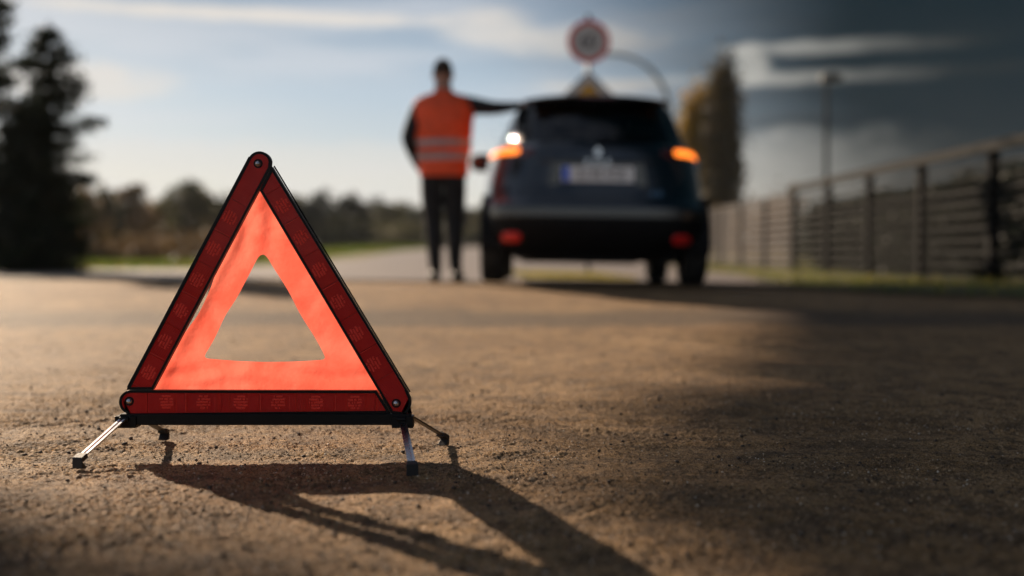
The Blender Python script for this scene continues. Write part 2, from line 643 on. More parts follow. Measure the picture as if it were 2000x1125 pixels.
ix = np.clip(np.searchsorted(xs, gxp), 0, nx - 1)
iy = np.clip(np.searchsorted(ys, gyp), 0, ny - 1)
P_ = np.stack([GX * rad[:, None] + gxp[:, None], GY * rad[:, None] + gyp[:, None], GV[:, :, 2] * rad[:, None] * .8 + (ZZ[iy, ix] + rad * .25)[:, None]], 2)
gf = (OF[None] + (np.arange(N) * 6)[:, None, None]).reshape(-1, 3)
grit_mats = [principled('dark grit', (.05, .034, .024), .8), principled('brown grit', (.20, .12, .06), .8), principled('sandy grit', (.55, .38, .22), .7), principled('pale grit', (.70, .60, .48), .6)]
gmi = np.repeat(rng.choice(4, N, p=[.34, .28, .28, .10]), 8)
tag(raw_mesh('gravel', P_.reshape(-1, 3), gf, grit_mats, mi=gmi), 'fine sandy grit bedded in the surface of the yard', 'gravel', kind='stuff')

# ------------------------------------------------------------------ warning triangle
TZ = 1.96
black_pl = principled('black plastic', (.005, .005, .006), .42, spec=.2, var=.2, vscale=60, bump=.15, bscale=300, bdist=.0006)
rubber = principled('rubber', (.015, .015, .016), .6, bump=.3, bscale=250, bdist=.0008)
steel = principled('zinc steel', (.62, .62, .66), .28, metal=1, var=.25, vscale=60, bump=.1, bscale=200, bdist=.0004)
steel_dark = principled('steel shaft', (.10, .09, .075), .4, metal=.6, var=.3, vscale=60)


def tp(px, py, d=TZ):
    """photo pixel on the triangle's plane -> (x, z) metres"""
    v = Vector(((px - 1000), FPX, (562.5 - py)))
    M = Matrix.Rotation(-PITCH, 3, 'X')
    v = M @ v
    k = d / v.y
    return (v.x * k, CAM_H + v.z * k)


lens_m = bpy.data.materials.new('red prism lens')
lens_m.use_nodes = True
t = NT(lens_m.node_tree)
b = t.n['Principled BSDF']
oc = t.new('ShaderNodeTexCoord').outputs['Object']
s_ = t.new('ShaderNodeSeparateXYZ')
t.l.new(oc, s_.inputs[0])
ox, oy, oz = s_.outputs
inf = t.new('ShaderNodeObjectInfo').outputs['Random']
ln = t.m('SINE', t.m('MULTIPLY', ox, 2 * pi / .0021))
zz_ = t.m('SINE', t.m('MULTIPLY', oz, 2 * pi / .0024))
hexm = t.m('MULTIPLY', ln, zz_)
sel = t.smooth(t.noise(t.comb(t.m('MULTIPLY', ox, 1), 0, t.m('MULTIPLY', inf, 9)), 40, 1), .44, .46)
pat = t.m('ADD', t.m('MULTIPLY', ln, t.m('SUBTRACT', 1.0, t.m('MULTIPLY', sel, .7))), t.m('MULTIPLY', hexm, sel))
lum = t.m('ADD', .55, t.m('MULTIPLY', pat, .38))
cc = t.mix(t.m('MULTIPLY', inf, .5), (1.0, .028, .020), (.80, .014, .012))
cc = t.mix(lum, (.24, .004, .004), cc)
wv = t.noise(oc, 60, 3)
cc = t.mix(t.m('MULTIPLY', t.smooth(wv, .4, .7), .35), cc, (.75, .03, .02))
t.put(b.inputs['Base Color'], cc)
b.inputs['Roughness'].default_value = .32
b.inputs['Coat Weight'].default_value = .15
b.inputs['Specular IOR Level'].default_value = .3
b.inputs['Coat Roughness'].default_value = .08
t.put(b.inputs['Normal'], t.bump(pat, .8, .0006))
dot_m = principled('red prism dots', (1.0, .085, .058), .5, spec=.2, var=.2, vscale=300)

fab = bpy.data.materials.new('fluorescent orange fabric')
fab.use_nodes = True
t = NT(fab.node_tree)
t.n.clear()
oc = t.new('ShaderNodeTexCoord').outputs['Object']
weave = t.m('MULTIPLY', t.m('SINE', t.m('MULTIPLY', t.noise(oc, 900, 1), 6)), .5)
nn = t.noise(oc, 14, 4)
fc = t.mix(t.smooth(nn, .35, .65), (.93, .15, .10), (.97, .22, .155))
dif = t.new('ShaderNodeBsdfDiffuse')
trn = t.new('ShaderNodeBsdfTranslucent')
t.put(dif.inputs[0], fc)
t.put(trn.inputs[0], fc)
nb = t.bump(weave, .15, .0006, t.bump(t.noise(oc, 26, 4), .55, .010))
t.l.new(nb, dif.inputs['Normal'])
t.l.new(nb, trn.inputs['Normal'])
mx = t.new('ShaderNodeMixShader')
mx.inputs[0].default_value = .62
t.l.new(dif.outputs[0], mx.inputs[1])
t.l.new(trn.outputs[0], mx.inputs[2])
ou = t.new('ShaderNodeOutputMaterial')
t.l.new(mx.outputs[0], ou.inputs[0])

tri = empty('warning_triangle', (tp(520, 889)[0], TZ, 0))
tag(tri, 'open red warning triangle with orange fabric, standing on four metal legs in the foreground', 'warning triangle')
TX = tri.location.x


def T2(px, py):
    x, z = tp(px, py)
    return (x - TX, z)


def arc(cx, cy, r_, a0, a1, n=10):
    return [(cx + r_ * cos(R(a0 + (a1 - a0) * i / n)), cy - r_ * sin(R(a0 + (a1 - a0) * i / n))) for i in range(n + 1)]


# outlines in photo pixels of the triangle's own plane, turned into metres by T2
La = math.degrees(math.atan2(758 - 311, 488 - 250))     # slope of the left bar
bars = {
    'left': [(249, 760.5), (487.5, 308)] + arc(508, 319, 23, 152, 10, 12) + [(529.5, 329), (300.5, 760.5)],
    'right': [(532.5, 326), (799, 768)] + arc(774.5, 785, 29, 38, -52, 8) + [(803, 806.8), (765.5, 806.8), (508.5, 372.5)],
    'bottom': [(735.8, 762.3), (763.8, 806.8), (250, 806.8)] + arc(257.5, 784.5, 23, 262, 100, 12) + [(262, 761.5)],
}


def inset(poly, d):
    """inset a convex-ish polygon given as 2-D points (metres)"""
    n = len(poly)
    area = sum(poly[i][0] * poly[(i + 1) % n][1] - poly[(i + 1) % n][0] * poly[i][1] for i in range(n))
    sg = 1 if area > 0 else -1
    out = []
    for i in range(n):
        p0, p1, p2 = (Vector(poly[(i + k) % n]) for k in (-1, 0, 1))
        a_ = (p1 - p0).normalized()
        b_ = (p2 - p1).normalized()
        na = Vector((-a_.y, a_.x)) * sg
        nb_ = Vector((-b_.y, b_.x)) * sg
        q = (na + nb_)
        q = q / max(q.length_squared / 2, .25)
        out.append(tuple(p1 + q * d))
    return out


def clip(poly, p, n):
    """keep the side of the line through p where dot(n) >= 0"""
    out = []
    m = len(poly)
    for i in range(m):
        a_ = Vector(poly[i])
        b_ = Vector(poly[(i + 1) % m])
        da = (a_ - p).dot(n)
        db = (b_ - p).dot(n)
        if da >= 0:
            out.append(tuple(a_))
        if da * db < 0:
            out.append(tuple(a_ + (b_ - a_) * (da / (da - db))))
    return out


lines = {'left': ((263, 783), (505, 320)), 'right': ((505, 318), (774, 787)), 'bottom': ((255, 784), (774, 786))}
cuts = {  # joints between lens panels as distances (px) along each bar's centre line
    'bottom': [35, 108, 180, 253, 326, 400, 478],
    'left': [30, 98, 166, 234, 302, 370, 438],
    'right': [62, 130, 204, 276, 348, 420, 484],
}
for side in ('left', 'right', 'bottom'):
    poly = [T2(*p) for p in bars[side]]
    tray = MB()
    ins = inset(poly, .0042)
    n = len(poly)
    y0, y1, y2 = -.0055, -.0035, .0075
    # raised rim, recessed floor, sides and back: a real channel
    for i in range(n):
        j = (i + 1) % n
        A, B, Ai, Bi = poly[i], poly[j], ins[i], ins[j]
        tray.add([(A[0], y0, A[1]), (B[0], y0, B[1]), (Bi[0], y0, Bi[1]), (Ai[0], y0, Ai[1])], [(0, 1, 2, 3)])
        tray.add([(Ai[0], y0, Ai[1]), (Bi[0], y0, Bi[1]), (Bi[0], y1 + .003, Bi[1]), (Ai[0], y1 + .003, Ai[1])], [(0, 1, 2, 3)])
        tray.add([(A[0], y0, A[1]), (B[0], y0, B[1]), (B[0], y2, B[1]), (A[0], y2, A[1])], [(0, 1, 2, 3)])
    tray.add([(p[0], y1 + .003, p[1]) for p in ins], [tuple(range(n))])
    tray.add([(p[0], y2, p[1]) for p in poly], [tuple(range(n))])
    bar = tray.build('reflector_bar', black_pl, tri)
    p0 = Vector(T2(*lines[side][0]))
    p1 = Vector(T2(*lines[side][1]))
    dr = (p1 - p0).normalized()
    nr = Vector((-dr.y, dr.x))
    L = (p1 - p0).length
    pxm = L / math.dist(lines[side][0], lines[side][1])
    cs = [-.05] + [c * pxm for c in cuts[side]] + [L + .05]
    lp = inset(poly, .0046)
    ang = math.atan2(dr.y, dr.x)
    for k in range(len(cs) - 1):
        q = clip(lp, p0 + dr * (cs[k] + .00025), dr)
        q = clip(q, p0 + dr * (cs[k + 1] - .00025), -dr) if len(q) > 2 else q
        if len(q) < 3:
            continue
        c = sum((Vector(v) for v in q), Vector((0, 0))) / len(q)
        is_full = 0 < k < len(cs) - 2
        if is_full:
            c = p0 + dr * (cs[k] + cs[k + 1]) / 2
        # local frame of each lens: x along the bar
        loc = [((Vector(v) - c).dot(dr), (Vector(v) - c).dot(nr)) for v in q]
        lb = MB()
        lb.prism(loc, -.0044 - .0002 * (k % 2), -.0008)
        mi_n = len(lb.f)
        if is_full:
            rr = .0128
            for row in range(5):
                zr = (row - 2) * .0050
                half = sqrt(max(rr * rr - zr * zr, 0))
                for cx in np.arange(-6, 7) * .0022:
                    if abs(cx) > half or rng.random() < .12:
                        continue
                    s2 = .00104
                    s3 = .0017
                    jz = rng.uniform(-.0004, .0004)
                    base_ = [(cx - s2, -.0046, zr - s3 + jz), (cx + s2, -.0046, zr - s3 + jz), (cx + s2, -.0046, zr + s3 + jz), (cx - s2, -.0046, zr + s3 + jz), (cx, -.0056, zr + jz)]
                    lb.add(base_, [(0, 1, 4), (1, 2, 4), (2, 3, 4), (3, 0, 4)], 1)
        if k % 2 == 0 and k > 0:            # bright moulded rib beside every other joint
            xr = min(v[0] for v in loc) + .0012
            zl = min(v[1] for v in loc) * .86
            if is_full:
                lb.box((xr - .0004, -.0050, zl), (xr + .0005, -.0043, -zl), 1)
        lo = lb.build('lens_panel', [lens_m, dot_m], bar)
        lo.matrix_local = Matrix.Translation((c.x, 0, c.y)) @ Matrix.Rotation(-ang, 4, 'Y')
    # rivet at the round end
    ep = {'left': (505.5, 320), 'right': (774.5, 787), 'bottom': (254.5, 783)}[side]
    ex, ez = T2(*ep)
    rv = MB()
    Mr = Matrix.Translation((ex, -.004, ez)) @ Matrix.Rotation(-pi / 2, 4, 'Z')
    rv.lathe([(.0001, .0058), (.0022, .0054), (.0042, .0040), (.0054, .0022), (.0056, 0)], 20, Mr)
    rv.build('rivet', steel, bar, smooth=True)
    wr = MB()
    wr.lathe([(.0050, .0012), (.0078, .0012), (.0080, 0)], 20, Mr)
    wr.build('rivet_well', black_pl, bar)

# fabric panel with its triangular hole
outer_px = [(511, 352), (757, 780), (281, 780)]
hole_px = [(512, 486), (637, 703), (394, 700)]


def round_tri(pts, rs, n):
    out = []
    for i in range(3):
        p = Vector(pts[i])
        a_ = (Vector(pts[i - 1]) - p).normalized()
        b_ = (Vector(pts[(i + 1) % 3]) - p).normalized()
        r_ = rs[i]
        s0, s1 = p + a_ * r_, p + b_ * r_
        for k in range(13):
            u = k / 12
            out.append((s0 * (1 - u) ** 2 + p * 2 * u * (1 - u) + s1 * u * u))
    # uniform resample, closed
    P = out + [out[0]]
    d = [0]
    for k in range(len(P) - 1):
        d.append(d[-1] + (P[k + 1] - P[k]).length)
    res = []
    for s0 in np.linspace(0, d[-1], n, endpoint=False):
        k = max(0, int(np.searchsorted(d, s0)) - 1)
        u = (s0 - d[k]) / max(d[k + 1] - d[k], 1e-9)
        res.append(P[k] * (1 - u) + P[k + 1] * u)
    return res


NS, NT_ = 360, 26
ho = round_tri(hole_px, (26, 11, 11), NS)
hc = Vector((513, 628))
fm = MB()
fv = []
for i in range(NS):
    hp = ho[i].copy()
    if hp.y > 692:                                   # hem sags towards its middle
        hp.y += 6 * (1 - ((hp.x - 515) / 122) ** 2)
    hp.x += 1.2 * sin(hp.y / 17)
    # ray from the centre through the hole point to the outer outline
    dvec = (ho[i] - hc).normalized()
    best = 1e9
    for a_ in range(3):
        A = Vector(outer_px[a_])
        B = Vector(outer_px[(a_ + 1) % 3])
        e = B - A
        den = dvec.x * e.y - dvec.y * e.x
        if abs(den) < 1e-9:
            continue
        tt = ((A.x - hc.x) * e.y - (A.y - hc.y) * e.x) / den
        uu = ((A.x - hc.x) * dvec.y - (A.y - hc.y) * dvec.x) / den
        if tt > 0 and -.001 <= uu <= 1.001:
            best = min(best, tt)
    op = hc + dvec * best
    # the left edge hangs loose of its bar for a stretch
    if op.x < 470:
        loose = math.exp(-((op.y - 600) / 62) ** 2)
        op.x += 13 * loose
    for j in range(NT_):
        u = j / (NT_ - 1)
        q = op.lerp(hp, u)
        x, z = T2(q.x, q.y)
        # folds: creases fan out of the corners, a long gather beside the left bar
        fold = .0060 * sin((q.x + .52 * q.y) / 13.5) * math.exp(-((q.x + .54 * q.y - 706) / 26) ** 2)
        fold += .0034 * sin(q.y / 9 + 2.2 * sin(q.x / 60)) * math.exp(-((q.y - 738) / 20) ** 2)
        fold += .0028 * sin((q.x - .9 * q.y) / 16) * math.exp(-((q.y - 590) / 60) ** 2)
        fold += .0036 * sin(q.x / 8.5 + .012 * q.y) * math.exp(-((q.y - 430) / 60) ** 2)
        fold += .0030 * (float(vnoise(np.array(q.x / 34), np.array(q.y / 34), 21)))
        fv.append((x, .0085 + fold, z))
fs = [(i * NT_ + j, i * NT_ + j + 1, ((i + 1) % NS) * NT_ + j + 1, ((i + 1) % NS) * NT_ + j) for i in range(NS) for j in range(NT_ - 1)]
fm.add(fv, fs)
fm.build('fabric_panel', fab, tri, smooth=True)

# base housing
hb = MB()
xa, za = T2(237, 829)
xb, zb = T2(803.5, 807.2)
hb.box((xa, -.009, za), (xb, .012, zb))
base_o = hb.build('base_housing', black_pl, tri, bevel=.0015)
# clear edge strip on the outside of the right and left bars (thin plastic lip)
for a_, b_ in (((534.5, 324), (800.5, 766)), ((247.5, 757), (486, 306))):
    e = MB()
    A, B = T2(*a_), T2(*b_)
    e.tube([(A[0], .004, A[1]), (B[0], .004, B[1])], .0014, 6)
    e.build('edge_lip', black_pl, tri)
for px in (252, 790):
    c = MB()
    x, z = T2(px, 818)
    c.box((x - .021, -.0115, z - .0145), (x + .016, .0145, z + .006))
    c.tube([(x - .012, -.013, z + .001), (x + .004, -.013, z + .001)], .004, 10)
    c.build('leg_hinge', black_pl, tri, bevel=.0015)


def leg(pivot, foot, mat):
    """pressed steel strip with a centre groove, rubber foot on its end"""
    p, f = Vector(pivot), Vector(foot)
    f2 = f + Vector((0, 0, .017))
    d = (f2 - p).normalized()
    side_ = d.cross(Vector((0, 0, 1))).normalized()
    up = side_.cross(d).normalized()
    Lg = (f2 - p).length
    prof = [(-.0062, -.0012), (-.0062, .0016), (-.0018, .0016), (-.0010, .0002), (.0010, .0002), (.0018, .0016), (.0062, .0016), (.0062, -.0012)]
    mb = MB()
    n = len(prof)
    vs_ = [p + side_ * a_ + up * b_ for a_, b_ in prof] + [p + d * Lg + side_ * a_ + up * b_ for a_, b_ in prof]
    mb.add(vs_, [(i, (i + 1) % n, (i + 1) % n + n, i + n) for i in range(n)] + [tuple(range(n))[::-1], tuple(range(n, 2 * n))])
    lg = mb.build('leg', mat, tri)
    ft = MB()
    q0, q1 = p + d * (Lg - .010), p + d * (Lg + .006)
    hh2 = .0042
    ring0 = [q0 + side_ * sx * .0085 + up * su * hh2 for sx, su in ((-1, -1), (1, -1), (1, 1), (-1, 1))]
    ring1 = [q1 + side_ * sx * .0092 + up * su * hh2 for sx, su in ((-1, -1), (1, -1), (1, 1), (-1, 1))]
    hd = Vector((d.x, d.y, 0)).normalized()
    ring2 = [Vector((f.x, f.y, .0005)) + side_ * sx * .0092 + hd * su * .0065 for sx, su in ((-1, -1), (1, -1), (1, 1), (-1, 1))]
    vs_ = ring0 + ring1 + ring2
    fs_ = [(0, 1, 2, 3), (8, 9, 10, 11)]
    for a_ in (0, 4):
        fs_ += [(a_ + i, a_ + (i + 1) % 4, a_ + 4 + (i + 1) % 4, a_ + 4 + i) for i in range(4)]
    ft.add(vs_, fs_)
    ft.build('rubber_foot', rubber, lg, bevel=.0012)
    return lg


def gfoot(px, py):
    d = FPX * CAM_H / (py - 500)
    return Vector(((px - 1000) / FPX * d - TX, d - TZ, 0))


def tloc(px, py, yoff=0):
    x, z = T2(px, py)
    return Vector((x, yoff, z))


leg(tloc(246, 816, -.012), gfoot(152, 917), steel)
leg(tloc(789, 826, -.012), gfoot(804, 932), steel)
leg(tloc(268, 820, .016), gfoot(317, 861), steel_dark)
leg(tloc(799, 815, .016), gfoot(865, 871), steel_dark)
for o in list(tri.children):
    if o.name.startswith('leg') and not o.name.startswith('leg_h'):
        pass


def to_mesh_obj(ob, name, parent=None):
    dg = bpy.context.evaluated_depsgraph_get()
    me = bpy.data.meshes.new_from_object(ob.evaluated_get(dg))
    me.name = name
    bpy.data.objects.remove(ob)
    o = bpy.data.objects.new(name, me)
    C.objects.link(o)
    if parent:
        o.parent = parent
    return o


def text_obj(name, s, size, mat, M, parent, extrude=.001, space=1.0, sx=1.0):
    cu = bpy.data.curves.new(name, 'FONT')
    cu.body = s
    cu.size = size
    cu.extrude = extrude
    cu.align_x = 'CENTER'
    cu.align_y = 'CENTER'
    cu.space_character = space
    cu.resolution_u = 3
    cu.materials.append(mat)
    ob = bpy.data.objects.new(name + '_src', cu)
    C.objects.link(ob)
    o = to_mesh_obj(ob, name, parent)
    o.matrix_local = M @ Matrix.Diagonal((sx, 1, 1, 1))
    return o


# ------------------------------------------------------------------ car
CAR_D, CAR_X = 8.80, .62
car = empty('parked_car', (CAR_X, CAR_D, float(gh(CAR_X, CAR_D)) + .012))
car.rotation_mode = 'XYZ'
car.rotation_euler = (R(-.6), R(1.0), R(-1.3))
tag(car, 'dark navy blue small hatchback seen from behind with orange hazard lights lit', 'car')
paint = bpy.data.materials.new('navy car paint')
paint.use_nodes = True
t = NT(paint.node_tree)
b = t.n['Principled BSDF']
oc = t.new('ShaderNodeTexCoord').outputs['Object']
t.put(b.inputs['Base Color'], t.mix(t.noise(oc, 900, 1), (.004, .010, .016), (.008, .016, .026)))
b.inputs['Metallic'].default_value = .35
t.put(b.inputs['Roughness'], t.m('ADD', .25, t.m('MULTIPLY', t.noise(oc, 3, 4), .2)))
b.inputs['Coat Weight'].default_value = 1
b.inputs['Coat Roughness'].default_value = .05
plast = principled('car black plastic', (.006, .006, .007), .6, spec=.15, var=.2, vscale=20, bump=.2, bscale=400, bdist=.001)
trim_m = principled('gloss black trim', (.008, .008, .009), .2, coat=.6)
tyre_m = principled('tyre rubber', (.014, .014, .014), .75, var=.3, vscale=12, bump=.3, bscale=60, bdist=.003)
rim_m = principled('alloy', (.35, .36, .38), .35, metal=1, var=.2, vscale=20)
chrome = principled('chrome', (.75, .77, .8), .12, metal=1)
seat_m = principled('seat cloth', (.02, .02, .022), .85, bump=.3, bscale=200, bdist=.002)
glass = bpy.data.materials.new('tinted car glass')
glass.use_nodes = True
t = NT(glass.node_tree)
t.n.clear()
tr = t.new('ShaderNodeBsdfTransparent')
gl = t.new('ShaderNodeBsdfGlossy')
tr.inputs[0].default_value = (.42, .50, .50, 1)
gl.inputs['Roughness'].default_value = .03
fz = t.new('ShaderNodeFresnel')
fz.inputs[0].default_value = 1.55
mx = t.new('ShaderNodeMixShader')
ff = t.m('ADD', fz.outputs[0], t.m('MULTIPLY', t.noise(None, 6, 3), .03))
t.l.new(ff, mx.inputs[0])
t.l.new(tr.outputs[0], mx.inputs[1])
t.l.new(gl.outputs[0], mx.inputs[2])
ou = t.new('ShaderNodeOutputMaterial')
t.l.new(mx.outputs[0], ou.inputs[0])

LV = np.array([  # z, y rear, y front, half width, rear squareness, front squareness
    (.17, -.36, 3.22, .78, 4.2, 3.0),
    (.24, -.50, 3.36, .83, 5.0, 3.0),
    (.34, -.59, 3.43, .862, 5.6, 3.0),
    (.46, -.62, 3.46, .878, 6.0, 3.0),
    (.56, -.62, 3.46, .884, 6.0, 3.0),
    (.62, -.585, 3.45, .884, 4.6, 3.0),
    (.70, -.56, 3.42, .884, 4.0, 3.0),
    (.80, -.54, 3.34, .880, 3.7, 2.9),
    (.88, -.525, 3.20, .872, 3.5, 2.8),
    (.95, -.515, 2.95, .860, 3.3, 2.7),
    (1.00, -.50, 2.72, .838, 3.1, 2.7),
    (1.04, -.46, 2.52, .808, 2.9, 2.8),
    (1.12, -.405, 2.28, .765, 2.75, 3.0),
    (1.20, -.35, 2.06, .728, 2.75, 3.2),
    (1.30, -.26, 1.78, .675, 2.9, 3.4),
    (1.37, -.18, 1.56, .620, 3.2, 3.4),
    (1.415, -.10, 1.38, .560, 3.6, 3.2),
    (1.445, .00, 1.20, .48, 3.0, 3.0),
    (1.462, .15, 1.05, .36, 2.6, 2.6),
    (1.470, .38, .86, .18, 2.2, 2.2),
    (1.472, .60, .70, .03, 2, 2)])


def pchip(x, xp, fp):
    h_ = np.diff(xp)
    d = np.diff(fp) / h_
    m = np.zeros_like(fp)
    m[0], m[-1] = d[0], d[-1]
    for i in range(1, len(fp) - 1):
        if d[i - 1] * d[i] > 0:
            w1, w2 = 2 * h_[i] + h_[i - 1], h_[i] + 2 * h_[i - 1]
            m[i] = (w1 + w2) / (w1 / d[i - 1] + w2 / d[i])
    k = np.clip(np.searchsorted(xp, x) - 1, 0, len(h_) - 1)
    u = (x - xp[k]) / h_[k]
    return ((1 + 2 * u) * (1 - u) ** 2 * fp[k] + u * (1 - u) ** 2 * h_[k] * m[k] + u * u * (3 - 2 * u) * fp[k + 1] + u * u * (u - 1) * h_[k] * m[k + 1])


lev = np.concatenate([np.arange(.17, 1.41, .0135), np.array([1.418, 1.427, 1.436, 1.445, 1.452, 1.458, 1.463, 1.467, 1.470, 1.472])])
NA = 420


def car_ring(z):
    yr, yf, hw, nr_, nf = (float(pchip(np.array([z]), LV[:, 0], LV[:, k])[0]) for k in range(1, 6))
    ym = (yr + yf) / 2
    th = np.linspace(0, 2 * pi, 4001)[:-1]
    th = th - pi / 2                      # start at the middle of the rear
    c, s0 = np.cos(th), np.sin(th)
    e = np.where(s0 < 0, 2 / nr_, 2 / nf)
    # long, nearly straight flanks: corners only over the last 0.9 m
    x = hw * np.sign(c) * np.abs(c) ** e
    yy = np.sign(s0) * np.abs(s0) ** e
    y = ym + yy * np.where(s0 < 0, ym - yr, yf - ym)
    # slight plan curvature, hips over the wheels
    x = x * (1 - .02 * ((y - 1.3) / 2) ** 2)
    if .30 < z < 1.0:
        x = x * (1 + .012 * np.exp(-((y - 0) / .45) ** 2) * np.exp(-((z - .72) / .2) ** 2))
    d = np.concatenate([[0], np.cumsum(np.hypot(np.diff(x), np.diff(y)))])
    uu = np.linspace(0, d[-1], NA + 1)[:-1]
    return np.stack([np.interp(uu, d, x), np.interp(uu, d, y), np.full(NA, z)], 1)


CV = np.stack([car_ring(z) for z in lev], 0)
# snap the wheel-arch edges
for yc in (0, 2.59):
    dy_, dz_ = CV[..., 1] - yc, CV[..., 2] - .31
    rr = np.hypot(dy_, dz_)
    k = (np.abs(rr - .365) < .010) & (np.abs(CV[..., 0]) > .5)
    CV[..., 1] = np.where(k, yc + dy_ / rr * .365, CV[..., 1])
    CV[..., 2] = np.where(k, .31 + dz_ / rr * .365, CV[..., 2])
nl = len(lev)
ci = np.arange(nl * NA).reshape(nl, NA)
CF = np.stack([ci[:-1], np.roll(ci, -1, 1)[:-1], np.roll(ci, -1, 1)[1:], ci[1:]], 2).reshape(-1, 4)
cvf = CV.reshape(-1, 3)
cen = cvf[CF].mean(1)
fx, fy, fz_ = cen.T
hwz = np.interp(fz_, LV[:, 0], LV[:, 3])
yrz = np.interp(fz_, LV[:, 0], LV[:, 1])
yfz = np.interp(fz_, LV[:, 0], LV[:, 2])
arch = (np.minimum(np.hypot(fy, fz_ - .31), np.hypot(fy - 2.59, fz_ - .31)) < .362) & (np.abs(fx) > .5)
reg = np.zeros(len(CF), int)      # 0 body
rw = (fz_ > 1.045) & (fz_ < 1.368) & (fy < yrz + .26) & (np.abs(fx) < .575 - (fz_ - 1.045) * .34)
sw = (fz_ > 1.055) & (fz_ < 1.365) & (np.abs(fx) > .60 - (fz_ - 1.045) * .30) & (fy > yrz + .16) & (fy > -.12) & (fy < yfz - .22) & (np.abs(fy - 1.02) > .035)
ws = (fz_ > 1.055) & (fz_ < 1.385) & (fy > yfz - .22) & (np.abs(fx) < hwz - .07)
bp = (fz_ < .475) & (fy < -.20)
fb = ((fz_ < .42) & (fy > 2.95))
sill = (fz_ < .27) & ~bp & ~fb
reg[rw], reg[sw], reg[ws], reg[bp], reg[fb], reg[sill] = 1, 2, 3, 4, 5, 6
reg[arch] = 9


def sub_obj(name, k, mat, off=0., both=None):
    Fk = CF[k]
    if len(Fk) == 0:
        return None
    u, inv = np.unique(Fk, return_inverse=True)
    return raw_mesh(name, cvf[u], inv.reshape(-1, 4), mat, car, smooth=True)


body = sub_obj('body', reg == 0, paint)
sm = body.modifiers.new('thickness', 'SOLIDIFY')
sm.thickness = .012
sm.offset = -1 if True else 1
sub_obj('rear_window', reg == 1, glass)
for sgn in (-1, 1):
    for lo_, hi_ in ((-.5, 1.02), (1.02, 3)):
        sub_obj('side_window', (reg == 2) & (np.sign(fx) == sgn) & (fy > lo_) & (fy <= hi_), glass)
sub_obj('windscreen', reg == 3, glass)
sub_obj('rear_bumper', reg == 4, plast)
sub_obj('front_bumper', reg == 5, plast)
for sgn in (-1, 1):
    sub_obj('sill', (reg == 6) & (np.sign(fx) == sgn), plast)
# underbody, arch liners
ub = MB()
ub.box((-.60, -.40, .19), (.60, 3.25, .25))
ub.box((-.25, -.45, .165), (.25, 1.2, .20))
ub.build('underbody', plast, car)
for yc in (0, 2.59):
    for sgn in (-1, 1):
        a_ = MB()
        P0, P1 = [], []
        for k in range(25):
            th = R(-12 + 204 * k / 24)
            P0.append((sgn * .855, yc + .366 * cos(th), .31 + .366 * sin(th)))
            P1.append((sgn * .56, yc + .366 * cos(th), .31 + .366 * sin(th)))
        a_.add(P0 + P1, [(i, i + 1, i + 26, i + 25) for i in range(24)])
        a_.add([(sgn * .56, yc, .31)] + P1, [(0, i + 1, i + 2) for i in range(24)])
        a_.build('wheel_arch_liner', plast, car)


def wheel(yc, sgn):
    M = Matrix.Translation((sgn * .765, yc, .31)) @ Matrix.Rotation(0 if sgn > 0 else pi, 4, 'Z')
    hub = MB()
    hub.lathe([(.20, .085), (.225, .09), (.285, .092), (.303, .080), (.310, .05), (.311, 0), (.310, -.05), (.303, -.080), (.285, -.092), (.225, -.09), (.20, -.085)], 48)
    for g_ in (-.045, 0, .045):
        pass
    wo = hub.build('tyre', tyre_m, None, smooth=True)
    we = empty('wheel')
    we.parent = car
    we.matrix_local = M
    wo.parent = we
    rm = MB()
    rm.lathe([(.205, .088), (.212, .080), (.20, .03), (.19, -.06), (.205, -.086)], 40)
    for k in range(5):
        th = 2 * pi * k / 5
        Ms = Matrix.Rotation(th, 4, 'X')
        rm.add([Ms @ Vector(q) for q in [(.062, -.030, .03), (.062, .030, .03), (.072, .020, .20), (.072, -.020, .20), (.030, -.030, .03), (.030, .030, .03), (.045, .020, .20), (.045, -.020, .20)]],
               [(0, 1, 2, 3), (4, 7, 6, 5), (0, 3, 7, 4), (1, 5, 6, 2), (0, 4, 5, 1), (3, 2, 6, 7)])
    rm.lathe([(.001, .072), (.035, .07), (.045, .06), (.05, .02)], 20)
    rm.lathe([(.001, -.02), (.19, -.02)], 24)
    rm.build('rim', rim_m, we, smooth=False)
    return we


for yc in (0, 2.59):
    for sgn in (-1, 1):
        wheel(yc, sgn)

# roof spoiler over the rear window
spv = MB()
NSP = 25
top, bot, lipv = [], [], []
for i in range(NSP):
    u = -1 + 2 * i / (NSP - 1)
    x = .545 * u
    cr = .030 * (1 - abs(u) ** 2.5)
    y_r = -.30 + .10 * abs(u) ** 2.5
    top.append(((x * .97, .06, 1.408 + .042 * (1 - u * u))))
    lipv.append((x, y_r, 1.385 + cr))
    bot.append((x, y_r + .012, 1.362 + cr))
inn = [(p[0] * .97, -.10, p[2] - .002) for p in bot]
rows = [top, lipv, bot, inn]
vs_ = [p for r_ in rows for p in r_]
fs_ = [(a_ * NSP + i, a_ * NSP + i + 1, (a_ + 1) * NSP + i + 1, (a_ + 1) * NSP + i) for a_ in range(3) for i in range(NSP - 1)]
spv.add(vs_, fs_)
sp_o = spv.build('roof_spoiler', trim_m, car, smooth=True)
bl = MB()
bl.box((-.13, -.302, 1.392), (.13, -.290, 1.405))
bl.build('high_brake_light', principled('dark red lens', (.12, .004, .004), .2, coat=.5), car)
# body surface sampler for things mounted on the tail


def surf(x, z, off=.0):
    """point on the tail at height z and lateral x, pushed out by off along the normal"""
    r_ = car_ring(min(z, 1.40))
    k = r_[:, 1] < .6
    q = r_[k]
    o_ = np.argsort(q[:, 0])
    q = q[o_]
    y = float(np.interp(x, q[:, 0], q[:, 1]))
    return Vector((x, y, z))


